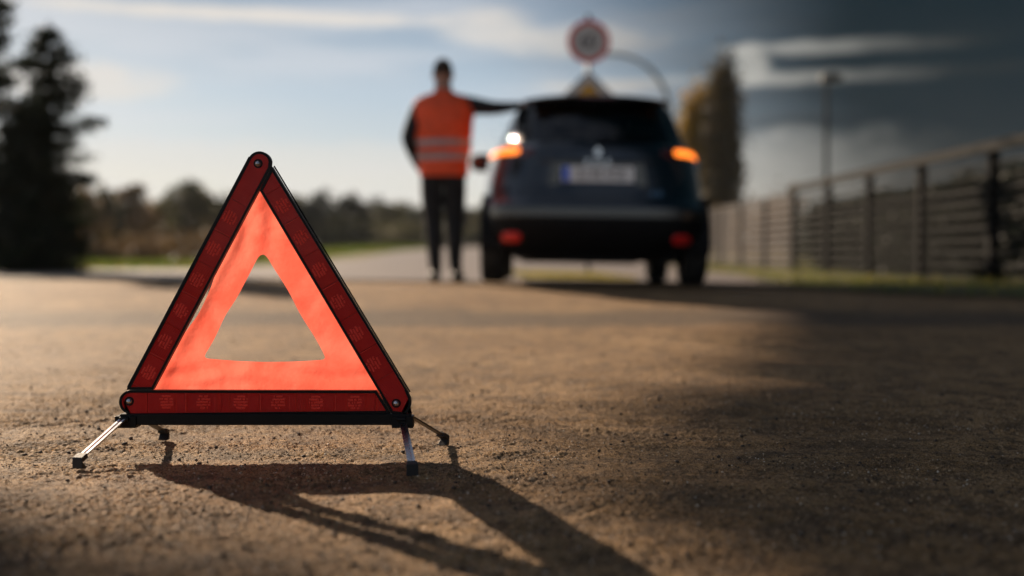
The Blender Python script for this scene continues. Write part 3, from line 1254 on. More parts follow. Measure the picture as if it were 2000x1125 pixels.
def surf_patch(name, outline_fn, mat, nx_=16, nz_=8, thick=.018, back=.01, parent=None, flush=0):
    """thick lens that follows the tail surface; outline_fn(u, v) -> (x, z)"""
    front_, rear_ = [], []
    for j in range(nz_ + 1):
        for i in range(nx_ + 1):
            x, z = outline_fn(i / nx_, j / nz_)
            p = surf(x, z)
            dxp = surf(min(x + .02, .86), z) - surf(x - .02, z)
            dzp = surf(x, z + .02) - surf(x, z - .02)
            nrm = dxp.cross(dzp).normalized()
            if nrm.y > 0:
                nrm = -nrm
            edge = min(1, 4 * min(i / nx_, 1 - i / nx_)) ** .5 * min(1, 3 * min(j / nz_, 1 - j / nz_)) ** .5
            front_.append(p + nrm * (thick * (.35 + .65 * edge) + flush))
            rear_.append(p - nrm * back)
    n = (nx_ + 1) * (nz_ + 1)
    id_ = lambda i, j: j * (nx_ + 1) + i
    fs_ = [(id_(i, j), id_(i + 1, j), id_(i + 1, j + 1), id_(i, j + 1)) for j in range(nz_) for i in range(nx_)]
    rim_ = [id_(i, 0) for i in range(nx_)] + [id_(nx_, j) for j in range(nz_)] + [id_(i, nz_) for i in range(nx_, 0, -1)] + [id_(0, j) for j in range(nz_, 0, -1)]
    fs_ += [(rim_[k], rim_[(k + 1) % len(rim_)], rim_[(k + 1) % len(rim_)] + n, rim_[k] + n) for k in range(len(rim_))]
    return MB().add(front_ + rear_, fs_).build(name, mat, parent or car, smooth=True)


def capsule(cx, cz, hx, hz, p=3.0, tilt=0):
    def fn(u, v):
        a_, b_ = 2 * u - 1, 2 * v - 1
        k = (1 - abs(a_) ** p) ** (1 / p) if abs(a_) < 1 else 0
        return cx + a_ * hx, cz + b_ * hz * max(k, .06) + tilt * abs(cx + a_ * hx)
    return fn


ind_m = emissive('lit indicator', (1.0, .21, .02), 1.6)
hous_m = principled('lamp housing', (.10, .012, .012), .15, coat=.8)
ref_m = principled('red reflector', (.75, .010, .012), .25, coat=.8)
for sgn in (-1, 1):
    h_ = surf_patch('tail_light', capsule(sgn * .655, .935, .190, .050, 2.4, .08), hous_m, thick=.012)
    surf_patch('indicator_lens', capsule(sgn * .690, .935, .132, .029, 5, .08), ind_m, thick=.024, parent=h_)
    surf_patch('rear_reflector', capsule(sgn * .62, .335, .075, .038, 3), ref_m, thick=.012)
# number plate in its recess
white_pl = principled('plate white', (.88, .88, .88), .35, var=.08, vscale=30)
blue_pl = principled('plate blue', (.01, .10, .75), .35)
ink = principled('black ink', (.012, .012, .012), .5)
rc = MB()
yp = surf(0, .80).y
rc.prism([(-.36, .72), (.36, .72), (.33, .885), (-.33, .885)], yp - .006, yp + .02)
rc.build('plate_recess', trim_m, car)
hd = MB()
hd.tube([(x, surf(0, .905).y - .012 + .10 * (x / .6) ** 2, .900) for x in np.linspace(-.42, .42, 15)], .011, 8)
hd.build('boot_strip', trim_m, car, smooth=True)
pl = MB()
pl.box((-.26, yp - .020, .745), (.26, yp - .010, .858))
plate = pl.build('number_plate', white_pl, car, bevel=.003)
bb = MB()
bb.box((-.257, yp - .0225, .749), (-.205, yp - .0195, .854))
bb.build('euro_band', blue_pl, plate)
face = lambda x, z, y: Matrix.Translation((x, y, z)) @ Matrix.Rotation(pi / 2, 4, 'X')
text_obj('plate_lettering', 'SU RE 472E', .098, ink, face(.022, .8015, yp - .0225), plate, .0012, .95, .80)
text_obj('plate_lettering', 'D', .028, white_pl, face(-.236, .768, yp - .0245), plate, .0008)
for ch, bx_ in (('Z', -.075), ('O', 0), ('E', .075)):
    text_obj('boot_letter', ch, .052, chrome, face(bx_, .888, surf(0, .888).y - .020), car, .003, 1.0, 1.25)
text_obj('side_badge', 'Z.E.', .05, principled('blue badge', (.10, .22, .40), .3, metal=.6), face(.43, .665, surf(.43, .665).y - .012), car, .003, 1.1, 1.2)
# diamond emblem
em = MB()
ez0, ey = .965, surf(0, .965).y - .016
for a_, b_ in (((0, .036), (.026, 0)), ((.026, 0), (0, -.036)), ((0, -.036), (-.026, 0)), ((-.026, 0), (0, .036))):
    em.add([(a_[0], ey, ez0 + a_[1]), (b_[0], ey, ez0 + b_[1]), (b_[0] * .5, ey, ez0 + b_[1] * .5), (a_[0] * .5, ey, ez0 + a_[1] * .5),
            (a_[0], ey + .012, ez0 + a_[1]), (b_[0], ey + .012, ez0 + b_[1]), (b_[0] * .5, ey + .012, ez0 + b_[1] * .5), (a_[0] * .5, ey + .012, ez0 + a_[1] * .5)],
           [(0, 1, 2, 3), (0, 4, 5, 1), (3, 2, 6, 7)])
em.build('diamond_emblem', chrome, car)
# wiper, mirrors, aerial
wp = MB()
wp.tube([surf(0, 1.05) + Vector((0, -.02, 0)), surf(.18, 1.07) + Vector((0, -.03, 0)), surf(.36, 1.085) + Vector((0, -.022, 0))], [.014, .008, .006], 6)
wp.build('rear_wiper', plast, car, smooth=True)
for sgn in (-1, 1):
    mb = MB()
    prof = [(0, 0, 0), (.02, .05, .05), (.06, .085, .082), (.14, .09, .088), (.20, .065, .065), (.228, .015, .015)]
    rings = []
    for dx_, ry, rz in prof:
        rings.append([(sgn * (.82 + dx_ + .03), 1.86 + ry * cos(k * pi / 6), 1.09 + rz * sin(k * pi / 6)) for k in range(12)])
    vs_ = [p for r_ in rings for p in r_]
    fs_ = [(i * 12 + k, i * 12 + (k + 1) % 12, (i + 1) * 12 + (k + 1) % 12, (i + 1) * 12 + k) for i in range(5) for k in range(12)]
    fs_.append(tuple(60 + k for k in range(12)))
    mb.add(vs_, fs_)
    mb.box((sgn * .72 - .04, 1.83, 1.05), (sgn * .84 + .04, 1.89, 1.09))
    mo = mb.build('door_mirror', plast, car, smooth=True)
    mg = MB()
    mg.box((sgn * .98 - .075, 1.762, 1.045), (sgn * .98 + .065, 1.770, 1.145))
    mg.build('mirror_glass', principled('dim mirror glass', (.05, .07, .09), .12, metal=1), mo)
ae = MB()
ae.tube([(0, .42, 1.466), (0, .33, 1.53), (0, .26, 1.60)], [.012, .005, .003], 8)
ae.lathe([(.001, .03), (.018, .02), (.026, 0)], 16, Matrix.Translation((0, .42, 1.466)) @ Matrix.Rotation(-pi / 2, 4, 'Y'))
ae.build('roof_aerial', trim_m, car, smooth=True)
# interior
it = MB()
it.box((-.60, .0, .26), (.60, 2.5, .34))
it.box((-.66, 2.0, .80), (.66, 2.5, 1.03))
it.box((-.62, -.40, .30), (.62, .05, .92))
it.build('cabin_floor', seat_m, car)


def seat(x0, x1, y, rear=False):
    e = MB()
    e.box((x0, y, .34), (x1, y + .50, .62))
    Mx = Matrix.Translation((0, y, .60)) @ Matrix.Rotation(R(12), 4, 'X')
    e.box((x0, -.06, 0), (x1, .06, .52), M=Mx)
    so = e.build('seat', seat_m, car, bevel=.03)
    hs = [(x0 + x1) / 2] if not rear else [x0 + .2, x1 - .2]
    for hx_ in hs:
        h2 = MB()
        h2.box((hx_ - .12, -.045, .55), (hx_ + .12, .045, .72), M=Mx)
        h2.build('headrest', seat_m, so, bevel=.03)


seat(-.58, .58, .42, True)
seat(-.60, -.10, 1.35)
seat(.10, .60, 1.35)
stw = MB()
cx_, cy_, cz_ = -.36, 1.92, .93
stw.tube([(cx_ + .18 * cos(k * pi / 12), cy_ + .06 * sin(k * pi / 12), cz_ + .17 * sin(k * pi / 12)) for k in range(25)], .014, 6, cap=False)
stw.build('steering_wheel', plast, car)

# ------------------------------------------------------------------ person
PD, PXX = 9.10, -.55
pz = float(gh(PXX, PD)) + .012
per = empty('person', (PXX, PD, pz))
per.scale = (.985,) * 3
tag(per, 'person in an orange high visibility vest, back turned, one arm resting on the car roof', 'person')
skin = principled('skin', (.42, .24, .17), .55, var=.15, vscale=20)
jacket = principled('dark jacket', (.012, .016, .022), .8, var=.3, vscale=15, bump=.5, bscale=14, bdist=.02)
trous = principled('dark trousers', (.008, .010, .013), .8, var=.3, vscale=15, bump=.5, bscale=12, bdist=.02)
hair_m = principled('short brown hair', (.035, .022, .014), .7, bump=.6, bscale=160, bdist=.004)
shoe_m = principled('black shoe', (.010, .010, .010), .5)
vest_m = principled('orange vest fabric', (1.0, .115, .03), .65, var=.25, vscale=7, bump=.5, bscale=9, bdist=.03)
stripe_m = principled('reflective stripe', (.42, .36, .36), .45, var=.2, vscale=30)
sk = {  # name: (pos, radius, parent)
    'pelvis': ((0, 0, .93), .125, None),
    'belly': ((0, 0, 1.10), .125, 'pelvis'),
    'chest': ((0, 0, 1.30), .135, 'belly'),
    'collar': ((0, 0, 1.45), .085, 'chest'),
    'neck': ((0, .005, 1.54), .052, 'collar'),
    'skull0': ((0, .012, 1.61), .062, 'neck'),
    'skull1': ((0, .018, 1.68), .078, 'skull0'),
    'skull2': ((0, .012, 1.745), .062, 'skull1'),
    'shL': ((-.175, 0, 1.43), .062, 'collar'), 'elL': ((-.285, -.05, 1.15), .046, 'shL'), 'wrL': ((-.225, .12, .98), .034, 'elL'), 'haL': ((-.17, .15, .90), .036, 'wrL'),
    'shR': ((.185, 0, 1.425), .062, 'collar'), 'elR': ((.42, .02, 1.40), .044, 'shR'), 'wrR': ((.615, .06, 1.425), .030, 'elR'), 'paR': ((.67, .07, 1.448), .026, 'wrR'),
    'hiL': ((-.088, 0, .86), .092, 'pelvis'), 'knL': ((-.082, .02, .49), .060, 'hiL'), 'caL': ((-.075, -.005, .36), .055, 'knL'), 'anL': ((-.062, 0, .10), .040, 'caL'), 'toL': ((-.070, .13, .045), .036, 'anL'),
    'hiR': ((.088, 0, .86), .092, 'pelvis'), 'knR': ((.092, .02, .49), .060, 'hiR'), 'caR': ((.095, -.005, .36), .055, 'knR'), 'anR': ((.098, 0, .10), .040, 'caR'), 'toR': ((.125, .13, .045), .036, 'anR'),
}
for i, (dy_, ln_) in enumerate(((.035, .075), (.014, .085), (-.008, .082), (-.030, .066))):
    b0 = (.695, .072 + dy_, 1.452)
    sk['f%da' % i] = (b0, .0105, 'paR')
    sk['f%db' % i] = ((b0[0] + ln_ * .5, b0[1] + dy_ * .25, 1.456), .0095, 'f%da' % i)
    sk['f%dc' % i] = ((b0[0] + ln_, b0[1] + dy_ * .4, 1.452), .008, 'f%db' % i)
sk['th0'] = ((.655, .105, 1.445), .012, 'paR')
sk['th1'] = ((.690, .140, 1.448), .010, 'th0')
for k_ in list(sk):
    p_, r_, q_ = sk[k_]
    if k_[:2] in ('hi', 'kn', 'ca', 'an', 'to', 'sh', 'el', 'wr', 'ha', 'ne', 'sk', 'pe'):
        f_ = {'sk': 1.10, 'ne': 1.2, 'wr': 1.25, 'ha': 1.15, 'pe': 1.15, 'to': 1.1}.get(k_[:2], 1.38)
        sk[k_] = (p_, r_ * f_, q_)
keys = list(sk)
me = bpy.data.meshes.new('body')
me.from_pydata([sk[k][0] for k in keys], [(keys.index(sk[k][2]), keys.index(k)) for k in keys if sk[k][2]], [])
bo = bpy.data.objects.new('body_src', me)
C.objects.link(bo)
bo.modifiers.new('skin', 'SKIN')
for i, k in enumerate(keys):
    sv_ = me.skin_vertices[0].data[i]
    sv_.radius = (sk[k][1], sk[k][1])
    sv_.use_root = (k == 'pelvis')
ss = bo.modifiers.new('sub', 'SUBSURF')
ss.levels = ss.render_levels = 2
pb = to_mesh_obj(bo, 'body', per)
for m in (trous, jacket, skin, shoe_m):
    pb.data.materials.append(m)
for p in pb.data.polygons:
    c = p.center
    p.use_smooth = True
    p.material_index = 2 if (c.z > 1.515 and abs(c.x) < .2) or c.x > .63 else (1 if c.z > .96 or (abs(c.x) > .16 and c.z > .88) else (3 if c.z < .085 else 0))


def ring_shell(name, rows_, mat, parent, seg=40, wob=.006, seed=1):
    """rows_: (z, half width, half depth, x centre, y centre)"""
    V_, F_ = [], []
    for (z, a_, b_, cx, cy) in rows_:
        for k in range(seg):
            th = 2 * pi * k / seg
            c_, s0 = cos(th), sin(th)
            e = .85
            x = cx + a_ * math.copysign(abs(c_) ** e, c_)
            y = cy + b_ * math.copysign(abs(s0) ** e, s0)
            wv_ = 1 + wob * sin(th * 7 + z * 23 + seed) / .1 * .35 + wob * sin(th * 3 - z * 40) / .1 * .3
            V_.append((cx + (x - cx) * wv_, cy + (y - cy) * wv_, z))
    nr_ = len(rows_)
    F_ = [(i * seg + k, i * seg + (k + 1) % seg, (i + 1) * seg + (k + 1) % seg, (i + 1) * seg + k) for i in range(nr_ - 1) for k in range(seg)]
    return MB().add(V_, F_).build(name, mat, parent, smooth=True)


vp = [(.845, .192, .135), (.93, .202, .142), (1.05, .214, .146), (1.18, .228, .150), (1.30, .244, .154), (1.39, .250, .150), (1.44, .240, .134), (1.475, .205, .112), (1.505, .140, .090), (1.53, .080, .074), (1.548, .066, .066)]
vz = np.array([v[0] for v in vp])
va = np.array([v[1] for v in vp])
vb = np.array([v[2] for v in vp])


def vrow(z, off=0):
    return (z, float(pchip(np.array([z]), vz, va)[0]) + off, float(pchip(np.array([z]), vz, vb)[0]) + off, .005, .0)


vest = ring_shell('vest', [vrow(z) for z in np.linspace(.846, 1.547, 36)], vest_m, per)
vest.modifiers.new('cloth', 'SOLIDIFY').thickness = .005
for z0 in (.975, 1.085):
    ring_shell('reflective_stripe', [vrow(z, .006) for z in np.linspace(z0, z0 + .052, 5)], stripe_m, vest)
# skirt of the jacket below and hair cap
hr = MB()
HV = []
seg = 24
for i in range(10):
    ph = R(8 + i * 10.5)
    for k in range(seg):
        th = 2 * pi * k / seg
        front_cut = .82 if sin(th) > .3 else 1.0
        ph2 = ph * front_cut
        HV.append((.081 * sin(ph2) * cos(th), .008 + .094 * sin(ph2) * sin(th), 1.695 + .108 * cos(ph2)))
hr.add(HV, [(i * seg + k, i * seg + (k + 1) % seg, (i + 1) * seg + (k + 1) % seg, (i + 1) * seg + k) for i in range(9) for k in range(seg)] + [tuple(range(seg))])
ho_ = hr.build('hair', hair_m, per, smooth=True)
for sgn in (-1, 1):
    ea = MB()
    ea.lathe([(.001, .012), (.014, .010), (.022, 0), (.014, -.006)], 12, Matrix.Translation((sgn * .076, .015, 1.665)) @ Matrix.Rotation(0 if sgn > 0 else pi, 4, 'Z') @ Matrix.Diagonal((1, .65, 1.35, 1)))
    ea.build('ear', skin, per, smooth=True)
for sgn, hx_ in ((-1, -.066), (1, .112)):
    s2 = MB()
    rows_ = [(-.095, .030, .050), (-.06, .040, .085), (0, .044, .095), (.07, .047, .065), (.14, .046, .052), (.18, .030, .040)]
    V_ = []
    for (y, a_, hz) in rows_:
        for k in range(12):
            th = 2 * pi * k / 12
            V_.append((hx_ + a_ * cos(th) + sgn * max(y, 0) * .1, y, max(0, hz / 2 + hz / 2 * sin(th) * 1.15)))
    s2.add(V_, [(i * 12 + k, i * 12 + (k + 1) % 12, (i + 1) * 12 + (k + 1) % 12, (i + 1) * 12 + k) for i in range(5) for k in range(12)] + [tuple(range(12)), tuple(60 + k for k in range(12))])
    s2.build('shoe', shoe_m, per, smooth=True)

# ------------------------------------------------------------------ road signs, lamp posts
galv = principled('galvanised steel', (.30, .32, .33), .5, metal=.6, var=.3, vscale=8)
sign_white = principled('sign white', (.55, .55, .54), .5, var=.1, vscale=10)
sign_red = principled('sign red', (.70, .03, .02), .5, var=.1, vscale=10)
sign_yel = principled('sign yellow', (.62, .33, .015), .5)
sign_back = principled('sign aluminium', (.35, .36, .37), .45, metal=.7)
SD = 16.0
sp_ = at(1149, SD)
post = empty('sign_post', sp_)
tag(post, 'thin grey steel post carrying the round and the diamond sign behind the car', 'post')
m_ = MB()
m_.tube([(0, .05, -.2), (0, .05, 3.62)], .030, 12)
m_.build('pole', galv, post, smooth=True)
m_ = MB()
m_.lathe([(.001, .02), (.028, .015), (.034, 0), (.034, -.03)], 12, Matrix.Translation((0, .05, 3.62)) @ Matrix.Rotation(-pi / 2, 4, 'Y'))
m_.build('pole_cap', plast, post, smooth=True)


def disc(mb, r0, r1, y, mi=0, n=48, thick=.003):
    """annulus facing -Y"""
    v0 = [(r0 * cos(2 * pi * k / n), y, r0 * sin(2 * pi * k / n)) for k in range(n)]
    v1 = [(r1 * cos(2 * pi * k / n), y, r1 * sin(2 * pi * k / n)) for k in range(n)]
    v2 = [(p[0], y + thick, p[2]) for p in v1]
    if r0 <= 0:
        mb.add(v1, [tuple(range(n))], mi)
    else:
        mb.add(v0 + v1, [(k, (k + 1) % n, (k + 1) % n + n, k + n) for k in range(n)], mi)
    mb.add(v1 + v2, [(k, (k + 1) % n, (k + 1) % n + n, k + n) for k in range(n)], mi)


rs = empty('speed_limit_sign', (sp_.x, sp_.y, sp_.z + 3.255))
tag(rs, 'round speed limit sign with red ring and black 60 above the car roof', 'road sign')
m_ = MB()
disc(m_, 0, .300, .0, thick=.02)
m_.prism([(-.3 * .99 * cos(a_), .3 * .99 * sin(a_)) for a_ in np.linspace(0, 2 * pi, 48, endpoint=False)], .018, .022)
m_.build('sign_plate', sign_back, rs)
m_ = MB()
disc(m_, 0, .240, -.002)
m_.build('white_face', sign_white, rs)
m_ = MB()
disc(m_, .236, .298, -.004)
m_.build('red_ring', sign_red, rs)
text_obj('lettering', '60', .34, ink, face(0, 0, -.006), rs, .001, .92, .82)
for cz_ in (-.02, .12):
    m_ = MB()
    m_.box((-.05, .022, cz_), (.05, .045, cz_ + .035))
    m_.build('clamp', galv, rs)

ds = empty('priority_sign', (sp_.x, sp_.y, sp_.z + 3.255 - .30 - .09 - .44))
tag(ds, 'diamond priority road sign with yellow centre, half hidden by the car roof', 'road sign')
dia = lambda r_: [(0, r_), (r_, 0), (0, -r_), (-r_, 0)]
m_ = MB()
m_.prism(dia(.435), 0, .02)
m_.build('sign_plate', principled('sign black edge', (.02, .02, .02), .5), ds)
m_ = MB()
m_.prism(dia(.412), -.002, .0)
m_.build('white_face', sign_white, ds)
m_ = MB()
m_.prism(dia(.275), -.0035, -.002)
m_.build('black_border', ink, ds)
m_ = MB()
m_.prism(dia(.262), -.005, -.0035)
m_.build('yellow_face', sign_yel, ds)

# curved lamp post beyond the signs
cl = at(1306, 25.0)
clo = empty('curved_lamp_post', cl)
tag(clo, 'pale grey lamp post with a bent arm arching left towards the round sign', 'lamp post')
m_ = MB()
pts = [(0, 0, -.2), (0, 0, 3.3)]
for k in range(1, 19):
    th = R(90 * k / 18)
    pts.append((-1.25 * (1 - cos(th)), 0, 3.3 + 1.30 * sin(th)))
pts += [(-1.55, 0, 4.61), (-1.75, 0, 4.61)]
m_.tube(pts, [.062] * 2 + [.055] * 10 + [.045] * 10, 12)
m_.build('pole', principled('pale painted steel', (.36, .42, .44), .5, var=.1, vscale=5), clo, smooth=True)
m_ = MB()
m_.box((-2.15, -.09, 4.55), (-1.7, .09, 4.66))
m_.build('lamp_head', galv, clo, bevel=.03)

sl = at(1612, 40)
slo = empty('street_lamp', sl)
tag(slo, 'tall dark street lamp with a flat head beyond the fence', 'street lamp')
m_ = MB()
m_.tube([(0, 0, -.3), (0, 0, 2.5), (0, 0, 6.15)], [.10, .085, .07], 12)
m_.build('pole', principled('dark painted steel', (.02, .022, .022), .8, spec=.1), slo, smooth=True)
m_ = MB()
m_.box((-.22, -.17, 6.10), (.52, .17, 6.34))
m_.box((-.05, -.05, 6.34), (.40, .05, 6.42))
m_.build('lamp_head', principled('dark lamp head', (.045, .05, .05), .5), slo, bevel=.04)

# ------------------------------------------------------------------ fence
FP = [9.1, 10.85, 12.6, 14.3, 16.0, 17.75, 19.5, 21.3, 23.1, 24.9, 26.7, 28.5]
fxp = lambda y: 4.60 - .027 * (y - 10)
fence = empty('slat_fence', (fxp(17), 17, float(gh(fxp(17), 17))))
tag(fence, 'horizontal slat fence on dark posts running away along the right verge', 'fence')
board_m = principled('weathered grey board', (.12, .104, .10), .85, spec=.2, var=.35, vscale=5, color2=(.085, .075, .072), bump=.4, bscale=30, bdist=.004)
post_m = principled('dark fence post', (.010, .010, .010), .8, spec=.1, var=.3, vscale=6)
rail_m = principled('grey fence rail', (.008, .009, .009), .8, spec=.12, metal=.0, var=.3, vscale=6)
FO = fence.location
fz = float(gh(4.4, 17))
for i, y in enumerate(FP):
    m_ = MB()
    x = fxp(y)
    m_.box((x - .045, y - .045, fz - .25), (x + .045, y + .045, fz + (1.23 if y > 17 else 1.33)))
    zt = fz + (1.23 if y > 17 else 1.33)
    m_.box((x - .052, y - .052, zt), (x + .052, y + .052, zt + .015))
    for v in range(len(m_.v)):
        m_.v[v] = tuple(Vector(m_.v[v]) - FO)
    m_.build('post', post_m, fence)
board_mesh = {}
for i in range(len(FP) - 1):
    y0, y1 = FP[i] + .05, FP[i + 1] - .05
    far_ = FP[i] >= 16.9
    Lp = y1 - y0
    xm, ym = fxp((y0 + y1) / 2), (y0 + y1) / 2
    rows_ = [(k * .122 + .05, (.080 if far_ else .045)) for k in range(10 if far_ else 8)]
    if not far_:
        rows_ += [(1.03, .022), (1.14, .03)]
    for zc, hb_ in rows_:
        key = (far_, hb_, round(Lp, 3))
        if key not in board_mesh:
            m_ = MB()
            m_.box((-.011, -Lp / 2, -hb_ / 2), (.011, Lp / 2, hb_ / 2))
            mo = m_.build('slat', board_m if far_ else rail_m, fence)
            board_mesh[key] = mo.data
        else:
            mo = bpy.data.objects.new('slat', board_mesh[key])
            C.objects.link(mo)
            mo.parent = fence
        mo.location = Vector((xm, ym, fz + zc)) - FO
        mo.rotation_euler = (0, R(rng.uniform(-1, 1)), math.atan(.027) + R(rng.uniform(-.1, .1)))
    m_ = MB()
    m_.box((-.03, -Lp / 2 - .05, -.05 if not far_ else -.02), (.03, Lp / 2 + .05, .05 if not far_ else .02))
    mo = m_.build('top_rail', rail_m if not far_ else board_m, fence)
    mo.location = Vector((xm - .075 if not far_ else xm, ym, fz + (1.29 if not far_ else 1.225))) - FO
    mo.rotation_euler = (0, 0, math.atan(.027))


# ------------------------------------------------------------------ vegetation
def cards(P, size, mats, name, parent, aspect=.6, droop=None):
    n = len(P)
    a_ = rng.normal(size=(n, 3))
    a_ /= np.linalg.norm(a_, axis=1)[:, None]
    if droop is not None:
        a_ = droop + .45 * a_
        a_ /= np.linalg.norm(a_, axis=1)[:, None]
    b_ = rng.normal(size=(n, 3))
    b_ -= (a_ * b_).sum(1)[:, None] * a_
    b_ /= np.linalg.norm(b_, axis=1)[:, None]
    s0 = size * (.55 + .9 * rng.random(n))[:, None]
    v = np.stack([P - a_ * s0, P + b_ * s0 * aspect, P + a_ * s0, P - b_ * s0 * aspect], 1).reshape(-1, 3)
    f = np.arange(4 * n).reshape(n, 4)
    return raw_mesh(name, v, f, mats, parent, mi=rng.integers(0, len(mats), n))


bark = principled('bark', (.055, .042, .03), .9, var=.4, vscale=9, bump=.8, bscale=25, bdist=.02)
lf = lambda n, c: principled(n, c, .6, transl=.35, var=.35, vscale=.7)
needle = [lf('needle a', (.018, .030, .012)), lf('needle b', (.028, .042, .016)), lf('needle c', (.045, .048, .020))]
olive = [lf('olive leaf a', (.12, .115, .05)), lf('olive leaf b', (.17, .145, .055)), lf('olive leaf c', (.09, .10, .05))]
rust = [lf('autumn leaf a', (.23, .14, .06)), lf('autumn leaf b', (.17, .12, .06)), lf('autumn leaf c', (.27, .18, .08))]
deep = [lf('dark leaf a', (.030, .042, .030)), lf('dark leaf b', (.045, .055, .032)), lf('dark leaf c', (.035, .036, .026))]
gold = [lf('poplar gold a', (.60, .34, .01)), lf('poplar gold b', (.45, .28, .01)), lf('poplar gold c', (.16, .13, .02))]
brownp = [lf('poplar brown a', (.075, .055, .02)), lf('poplar brown b', (.045, .038, .018)), lf('poplar brown c', (.14, .095, .02))]


def limbs(H, r0, n, spread, start=.25, seed=0, up=.6):
    """trunk and tapering limbs"""
    r_ = np.random.default_rng(seed)
    m_ = MB()
    tr_ = [(0, 0, -.3)] + [(r_.normal() * .015 * H * k / 6, r_.normal() * .015 * H * k / 6, H * .92 * k / 6) for k in range(1, 7)]
    m_.tube(tr_, [r0 * (1 - .85 * k / 6) for k in range(7)], 8)
    tips = []
    for i in range(n):
        f = start + (1 - start) * (i + .5) / n * .9
        a_ = i * 2.4 + r_.random()
        L_ = spread * (.6 + .5 * r_.random()) * (1.1 - .6 * f)
        z0 = H * .92 * f
        p = [(0, 0, z0), (cos(a_) * L_ * .5, sin(a_) * L_ * .5, z0 + L_ * up * .4), (cos(a_) * L_, sin(a_) * L_, z0 + L_ * up)]
        m_.tube(p, [r0 * .4 * (1 - .6 * f), r0 * .22, r0 * .07], 5)
        tips.append(p[-1])
    return m_, tips


def broadleaf(px, d, top_h, width, mats, label, group, seed, n=2600, size=.16, name='tree', low=.12):
    r_ = np.random.default_rng(seed)
    loc = at(px, d)
    o = empty(name, loc)
    tag(o, label, 'tree', group)
    m_, tips = limbs(top_h, .035 * top_h, 9, width * .45, .3, seed)
    m_.build('trunk', bark, o, smooth=True)
    nc = 26
    cs_ = []
    for i in range(nc):
        while True:
            p = r_.uniform(-1, 1, 3)
            if .25 < np.linalg.norm(p) < 1:
                break
        cz = low + (1 - low) * (p[2] * .5 + .5) * .92
        wz = sin(min(1, max(.12, (1.06 - cz) * 1.5)) * pi / 2)
        cs_.append((p[0] * width * .42 * wz, p[1] * width * .42 * wz, cz * top_h))
    P = []
    for c in cs_:
        k = n // nc
        q = r_.normal(size=(k, 3))
        q /= np.linalg.norm(q, axis=1)[:, None]
        q *= (r_.random((k, 1)) ** .45) * width * r_.uniform(.13, .24)
        q[:, 2] *= .8
        P.append(q + np.array(c))
    P = np.concatenate(P)
    P = P[(P[:, 2] > .05)]
    cards(P, size, mats, 'crown', o)
    return o


def conifer(loc, H, rad_, n_whorl, mats, label, seed, size=.085, name='conifer_tree', start=.05, per=260, pw=.75, var=(.65, 1.12), extra=()):
    r_ = np.random.default_rng(seed)
    o = empty(name, loc)
    tag(o, label, 'tree')
    m_ = MB()
    m_.tube([(0, 0, -.3), (0, 0, H * .5), (0, 0, H)], [.02 * H, .012 * H, .01], 8)
    P, D = [], []
    for i in range(n_whorl):
        f = start + (1 - start) * (i / n_whorl)
        z0 = f * H
        rr_ = rad_ * (1 - f) ** pw * r_.uniform(*var) + .10
        nb_ = 5
        for k in range(nb_):
            a_ = 2 * pi * (k + r_.random()) / nb_ + i
            tilt = r_.uniform(-.15, .35) + .25 * f
            tip = np.array([cos(a_) * rr_, sin(a_) * rr_, tilt * rr_])
            m_.tube([(0, 0, z0), tuple(np.array([0, 0, z0]) + tip * .5 + np.array([0, 0, -.04 * rr_])), tuple(np.array([0, 0, z0]) + tip)], [.03, .02, .006], 4)
            m = per
            u = r_.random(m) ** .7
            pt = np.array([0, 0, z0]) + u[:, None] * tip
            sprd = (.06 + .16 * rr_ * (1.15 - u))[:, None]
            off = r_.normal(size=(m, 3)) * sprd * np.array([1, 1, .55])
            off[:, 2] -= .25 * sprd[:, 0]
            P.append(pt + off)
    for z0, ln_ in extra:                      # longer boughs that reach out over the road
        tip = np.array([ln_, -.2 * ln_, .12 * ln_])
        o0 = np.array([0, 0, z0])
        m_.tube([tuple(o0), tuple(o0 + tip * .5 - np.array([0, 0, .05])), tuple(o0 + tip)], [.03, .02, .006], 4)
        u = r_.random(260) ** .8
        sp_ = (.05 + .13 * (1.1 - u))[:, None]
        off = r_.normal(size=(260, 3)) * sp_ * np.array([1, 1, .6])
        off[:, 2] -= .4 * sp_[:, 0]
        P.append(o0 + u[:, None] * tip + off)
    P = np.concatenate(P)
    m_.build('trunk', bark, o, smooth=True)
    cards(P, size, mats, 'crown', o, aspect=.22)
    return o


# big dark conifer at the left edge
cloc = at(-45, 18.0)
conifer(cloc, 5.4, 1.65, 19, needle, 'large dark conifer rising at the left edge beside the road', 11, size=.085, per=150, var=(.45, 1.25), extra=((2.55, 1.55), (1.9, 1.3), (1.35, 1.5)))
c2 = at(100, 18.6)
conifer(c2, 4.10, .62, 15, needle, 'slim dark conifer standing right of the large one', 5, size=.08, per=75, pw=.42, var=(.35, 1.45), extra=((2.35, .95), (1.45, .75), (2.95, .6)))
c3 = at(60, 17.4)
conifer(c3, 2.5, .80, 14, needle, 'low dense conifer shrub at the foot of the large one', 8, size=.085, per=170, name='conifer_shrub')

